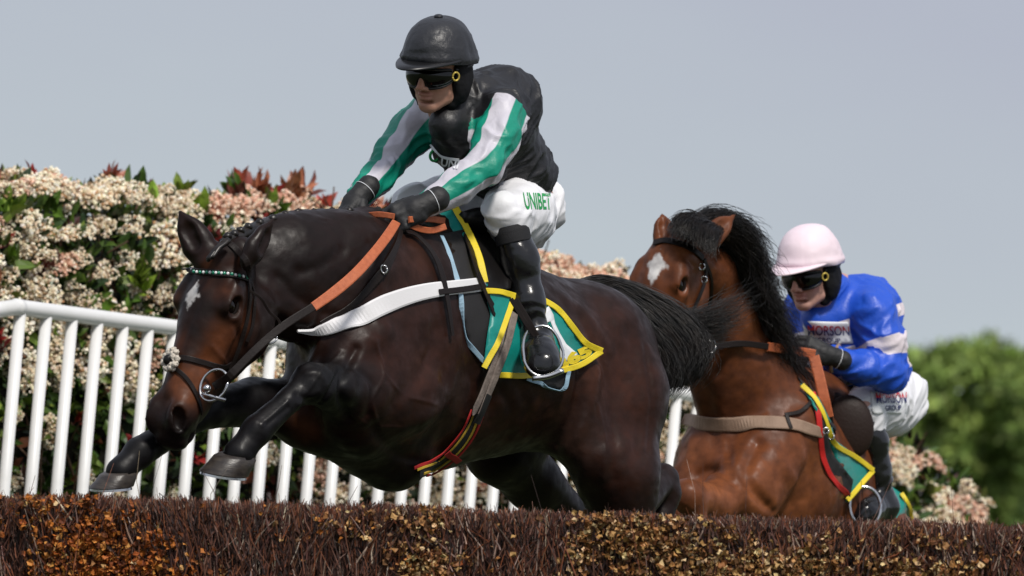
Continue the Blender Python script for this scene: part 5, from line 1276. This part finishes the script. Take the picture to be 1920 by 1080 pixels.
helmet(rider2, HC2, FR2, S2, M_pink, M_pink, pompom=False); goggles(rider2, HC2, FR2, S2); snood(rider2, HC2, FR2, S2, k2(1572, 548, .08))
gloves(rider2, *hd2); gloves(rider2, *hd2f); boots(rider2, J, 'N'); boots(rider2, J, 'F')
f = Field(J['lo'], J['hi'], .006); ax = [Ld, np.cross(A2, Ld), A2]
f.ell(k2(1590, 610, .14), (.185, .12, .17), ax, .05); f.ell(k2(1615, 665, .28), (.165, .13, .17), ax, .05); f.ell(k2(1636, 698, .38), (.145, .12, .11), ax, .05)
f.cap(k2(1632, 580, .02), .085, k2(1515, 575, .22), .072, .06); f.ell(k2(1622, 580, .16), (.14, .12, .12), ax, .06); f.ell(k2(1560, 660, .10), (.14, .09, .13), ax, .06)
f.cap(k2(1585, 565, .08), .080, k2(1556, 543, .0), .066, .03); f.ell(k2(1552, 590, .02), (.10, .07, .06), ax, .04); f.cap(k2(1550, 562, .02), .060, k2(1535, 598, -.03), .058, .04)
f.chain([k2(1636, 585, -.02), k2(1655, 640, -.04), k2(1666, 698, -.06)], [.082, .074, .066], .03); f.chain([k2(1666, 700, -.06), k2(1615, 690, -.14), k2(1562, 670, -.22)], [.066, .056, .042], .03)
f.chain([k2(1510, 575, .24), k2(1490, 630, .25), k2(1480, 688, .24), k2(1498, 700, .1)], [.07, .062, .055, .04], .03)
V, F = surface(f, 1); V = wrinkle(V, vnormals(V, F), J, .0085, 1.0, [(hit(bvh_of(V, F), 1550, 622, True)[0], .11)])
s_ = -(V - k2(1572, 545, .08)) @ A2; s_ = -(V - hit(bvh_of(V, F), 1550, 622, True)[0]) @ unit([-.28, 0, .96]); hoop = np.cos(2 * math.pi * s_ / .095) - .12; hoop = np.where(s_ < -.03, -1, hoop)
a0, a1, a2 = k2(1636, 585, -.02), k2(1666, 700, -.06), k2(1562, 670, -.22); d1, t1 = seg_d(V, a0, a1); d2, t2 = seg_d(V, a1, a2)
up_ = (d1 < .092) & ((V - a0) @ (Ld) > -.062); hoop = np.where(up_, np.where(t1 < .98, 1 - np.abs(t1 - .62) / .145, -1), hoop); lo_ = (d2 < .075) & (d2 < d1) | ((d2 < .08) & (t1 > .95)); hoop = np.where(lo_, -1, hoop)
silk2 = mesh_obj('silks', V, F, M_silk2, rider2, attrs={'hoop': hoop})
bs = bvh_obj(silk2); M_redink = mat('red_print', (.60, .02, .03), .5); M_navy = mat('navy_print', (.015, .02, .12), .5)
pt = drape('chest_patch', bs, [(1504, 602), (1590, 604), (1600, 644), (1512, 646)], M_whiteink, silk2, off=.006, t=.001, step=5, smooth=3)
bpt = bvh_obj(pt)
def two_tone(par, bv_, txt, quad, **kw):
    o = decal('lettering', bv_, txt, quad, M_redink, par, **kw); o.data.materials.append(M_navy); v = np.array([a.value for a in o.data.attributes['v'].data])
    for p in o.data.polygons: p.material_index = 1 if v[list(p.vertices)].mean() > .5 else 0
two_tone(silk2, bpt, 'MORSON', [(1514, 610), (1592, 612), (1593, 629), (1515, 629)], off=.013, bold=.014)
decal('lettering', bpt, 'GROUP', [(1532, 633), (1575, 634), (1576, 642), (1533, 642)], M_navy, silk2, off=.004)
Vt, Ft = tube1(ring_path(k2(1566, 672, -.215), unit(np.array([.2, .8, .1])), unit(np.array([.25, .0, 1])), .047, .047, 24), np.full(24, .007), 8); mesh_obj('wristband', Vt, Ft, M_tanweb, rider2)
f = Field(J['lo'], J['hi'], .006)
f.ell(k2(1646, 745, .38), (.140, .112, .120), [Ld, np.array([0, .6, .8]), np.array([0, -.8, .6])], .05); f.chain([k2(1658, 758, .34), k2(1645, 760, .14), k2(1622, 765, .0)], [.118, .095, .076], .05); f.cap(k2(1620, 765, -.01), .068, k2(1630, 800, .0), .056, .03)
f.chain([k2(1590, 745, .6), k2(1570, 748, .45), k2(1527, 752, .30)], [.10, .085, .066], .05)
V, F = surface(f, 1); V = wrinkle(V, vnormals(V, F), J, .0085, .9, [(hit(bvh_of(V, F), 1668, 752, True)[0], .10)]); bre2 = mesh_obj('breeches', V, F, M_breech, rider2, attrs={'seam': np.full(len(V), -1.0)})
bb_ = bvh_obj(bre2); pt2 = drape('thigh_patch', bb_, [(1632, 732), (1700, 732), (1700, 776), (1636, 776)], M_whiteink, bre2, off=.006, t=.001, step=5, smooth=3); b3_ = bvh_obj(pt2)
two_tone(bre2, b3_, 'MORSON', [(1642, 736), (1700, 735), (1700, 755), (1644, 756)], off=.012, bold=.014); decal('lettering', b3_, 'GROUP', [(1660, 760), (1690, 759), (1690, 769), (1661, 770)], M_navy, bre2, off=.005)
# ---------------------------------------------------------------- tack of horse 2
d2 = lambda p, off=0: hit(bvh2, p[0], p[1], True)[0][1] - B2 - off
br2 = empty('bridle', k2(1290, 520, -1.0), None, None); br2.parent = horse2; br2.location = Vector(tuple(toW(k2(1290, 520, -1.0)) - np.array(horse2.location)))
belt('browband', bvh2, [(1228, 456), (1248, 452), (1275, 458), (1300, 470), (1316, 484)], .024, M_brleather, br2, off=.004, t=.004, n=30)
belt('cheekpiece', bvh2, [(1318, 486), (1322, 510), (1315, 540), (1302, 570), (1290, 600)], .016, M_brleather, br2, off=.006)
belt('throatlash', bvh2, [(1318, 486), (1332, 520), (1332, 560), (1322, 590)], .012, M_brleather, br2, off=.004)
for p in ((1316, 500), (1320, 524)):
    Vt, Ft = tube1(ring_path(k2(p[0], p[1], d2(p, .014)), np.array([1., 0, 0]), np.array([0, 0, 1.]), .010, .012, 16), .003, 6); mesh_obj('buckle', Vt, Ft, M_iron, br2)
rd = d2((1340, 645), .03) + B2; H2 = B2 - .36
belt('rein', bvh2, [(1312, 655, rd - .04), (1345, 649, rd), (1390, 644, rd + .05), (1440, 650, rd + .12)], .022, M_brleather, br2, t=.004, n=24)
Vt, Ft = tube1(ring_path(k(1332, 650, rd - .02), unit(np.array([1., .3, .2])), np.array([0, 0, 1.]), .020, .022, 20), .0035, 6); mesh_obj('rein_ring', Vt, Ft, M_iron, br2)
belt('rubber_rein', bvh2, [(1438, 650, rd + .12), (1475, 655, (rd + .12 + H2) / 2), (1506, 660, H2), (1528, 664, H2 + .01)], .032, M_orange, br2, t=.006, n=20)
belt('rubber_rein', bvh2, [(1526, 668, H2), (1537, 710, H2 - .02), (1546, 750, H2 - .03), (1553, 782, H2 - .02)], .038, M_orange, br2, t=.006, n=20)
belt('rein', bvh2, [(1553, 780, H2 - .02), (1556, 800, H2 - .01), (1560, 815, H2)], .030, M_brleather, br2, t=.006, n=10)
bp2 = belt('breastplate', bvh2, [(1284, 788), (1320, 793), (1380, 795), (1440, 794), (1490, 798), (1540, 812)], np.array([.045, .05, .052, .05, .045, .035]), M_tanweb, horse2, off=.008, t=.006, n=50, sm=5)
belt('neck_strap', bvh2, [(1470, 780), (1500, 772), (1520, 750), (1512, 720), (1490, 690)], .014, M_brleather, horse2, off=.010, n=30)
belt('neck_strap', bvh2, [(1520, 752), (1540, 780), (1560, 805)], .016, M_brleather, horse2, off=.012, n=20); belt('neck_strap', bvh2, [(1472, 782), (1478, 800), (1480, 806)], .014, M_brleather, horse2, off=.014, n=12)
for p in ((1548, 808), (1558, 818)): Vt, Ft = tube1(ring_path(k2(p[0], p[1], d2(p, .04)), np.array([.8, 0, .3]), np.array([-.3, 0, .8]), .012, .014, 16), .0035, 6); mesh_obj('buckle', Vt, Ft, M_iron, bp2)
M_redbind = mat('red_binding', (.62, .015, .012), .6, bump=(300, .3))
pad2 = drape('saddle_pad', bvh2, [(1495, 705), (1525, 735), (1545, 790), (1560, 850), (1600, 900), (1592, 945), (1570, 915), (1540, 880), (1535, 820), (1520, 760)], M_blackpad, horse2, off=.012, t=.008, smooth=6); pq = bvh_obj(pad2)
belt('pad_binding', pq, [(1523, 738), (1533, 770), (1537, 820), (1542, 860), (1560, 900), (1588, 925)], .020, M_redbind, pad2, off=.008, n=36)
c5 = drape('saddle_cloth', bvh2, [(1500, 718), (1535, 745), (1558, 790), (1565, 825), (1600, 850), (1640, 882), (1612, 915), (1586, 942), (1584, 900), (1560, 845), (1546, 810), (1530, 770)], M_teal, horse2, off=.030, t=.003, smooth=6, wav=.012); p5 = bvh_obj(c5)
belt('cloth_binding', p5, [(1503, 722), (1525, 745), (1542, 775), (1556, 815), (1570, 838), (1602, 856), (1636, 882)], .018, M_yellow, c5, off=.005, n=44); belt('cloth_binding', p5, [(1636, 882), (1614, 908), (1588, 938)], .018, M_yellow, c5, off=.005, n=20)
M_brsad = mat('brown_saddle', (.020, .010, .007), .55, spec=.3, bump=(90, .3))
f = Field(k2(1520, 900, 0) * [1, 0, 1] + [0, B2 - .5, 0], k2(1680, 700, 0) * [1, 0, 1] + [0, B2 + .6, 0], .007)
zf = d2((1590, 800)); f.ell(k2(1592, 800, zf - .03), (.088, .035, .115), [unit([1, -.1, .12]), np.array([0, 1., 0]), unit([-.12, 0, 1])], .03); f.chain([k2(1562, 752, zf + .05), k2(1600, 750, .22), k2(1650, 765, .36)], [.035, .04, .04], .04)
V, F = surface(f, 1); sad2 = mesh_obj('saddle', V, F, M_brsad, horse2)
rc = drape('saddle_cloth', bvh2, [(1662, 905), (1690, 925), (1712, 965), (1700, 975), (1660, 975)], M_teal, horse2, off=.012, t=.003); belt('cloth_binding', bvh_obj(rc), [(1690, 925), (1704, 950), (1708, 972)], .016, M_yellow, rc, off=.004)
tc2 = k2(1622, 950, -.20); sp = [tc2 + np.array([1, .2, .1]) * .055 * math.sin(t) + np.array([-.1, .1, 1.]) * .07 * math.cos(t) for t in np.linspace(-math.pi, math.pi, 30)]
Vt, Ft = tube1(sp, .0065, 8); mesh_obj('stirrup', Vt, Ft, M_iron, horse2)
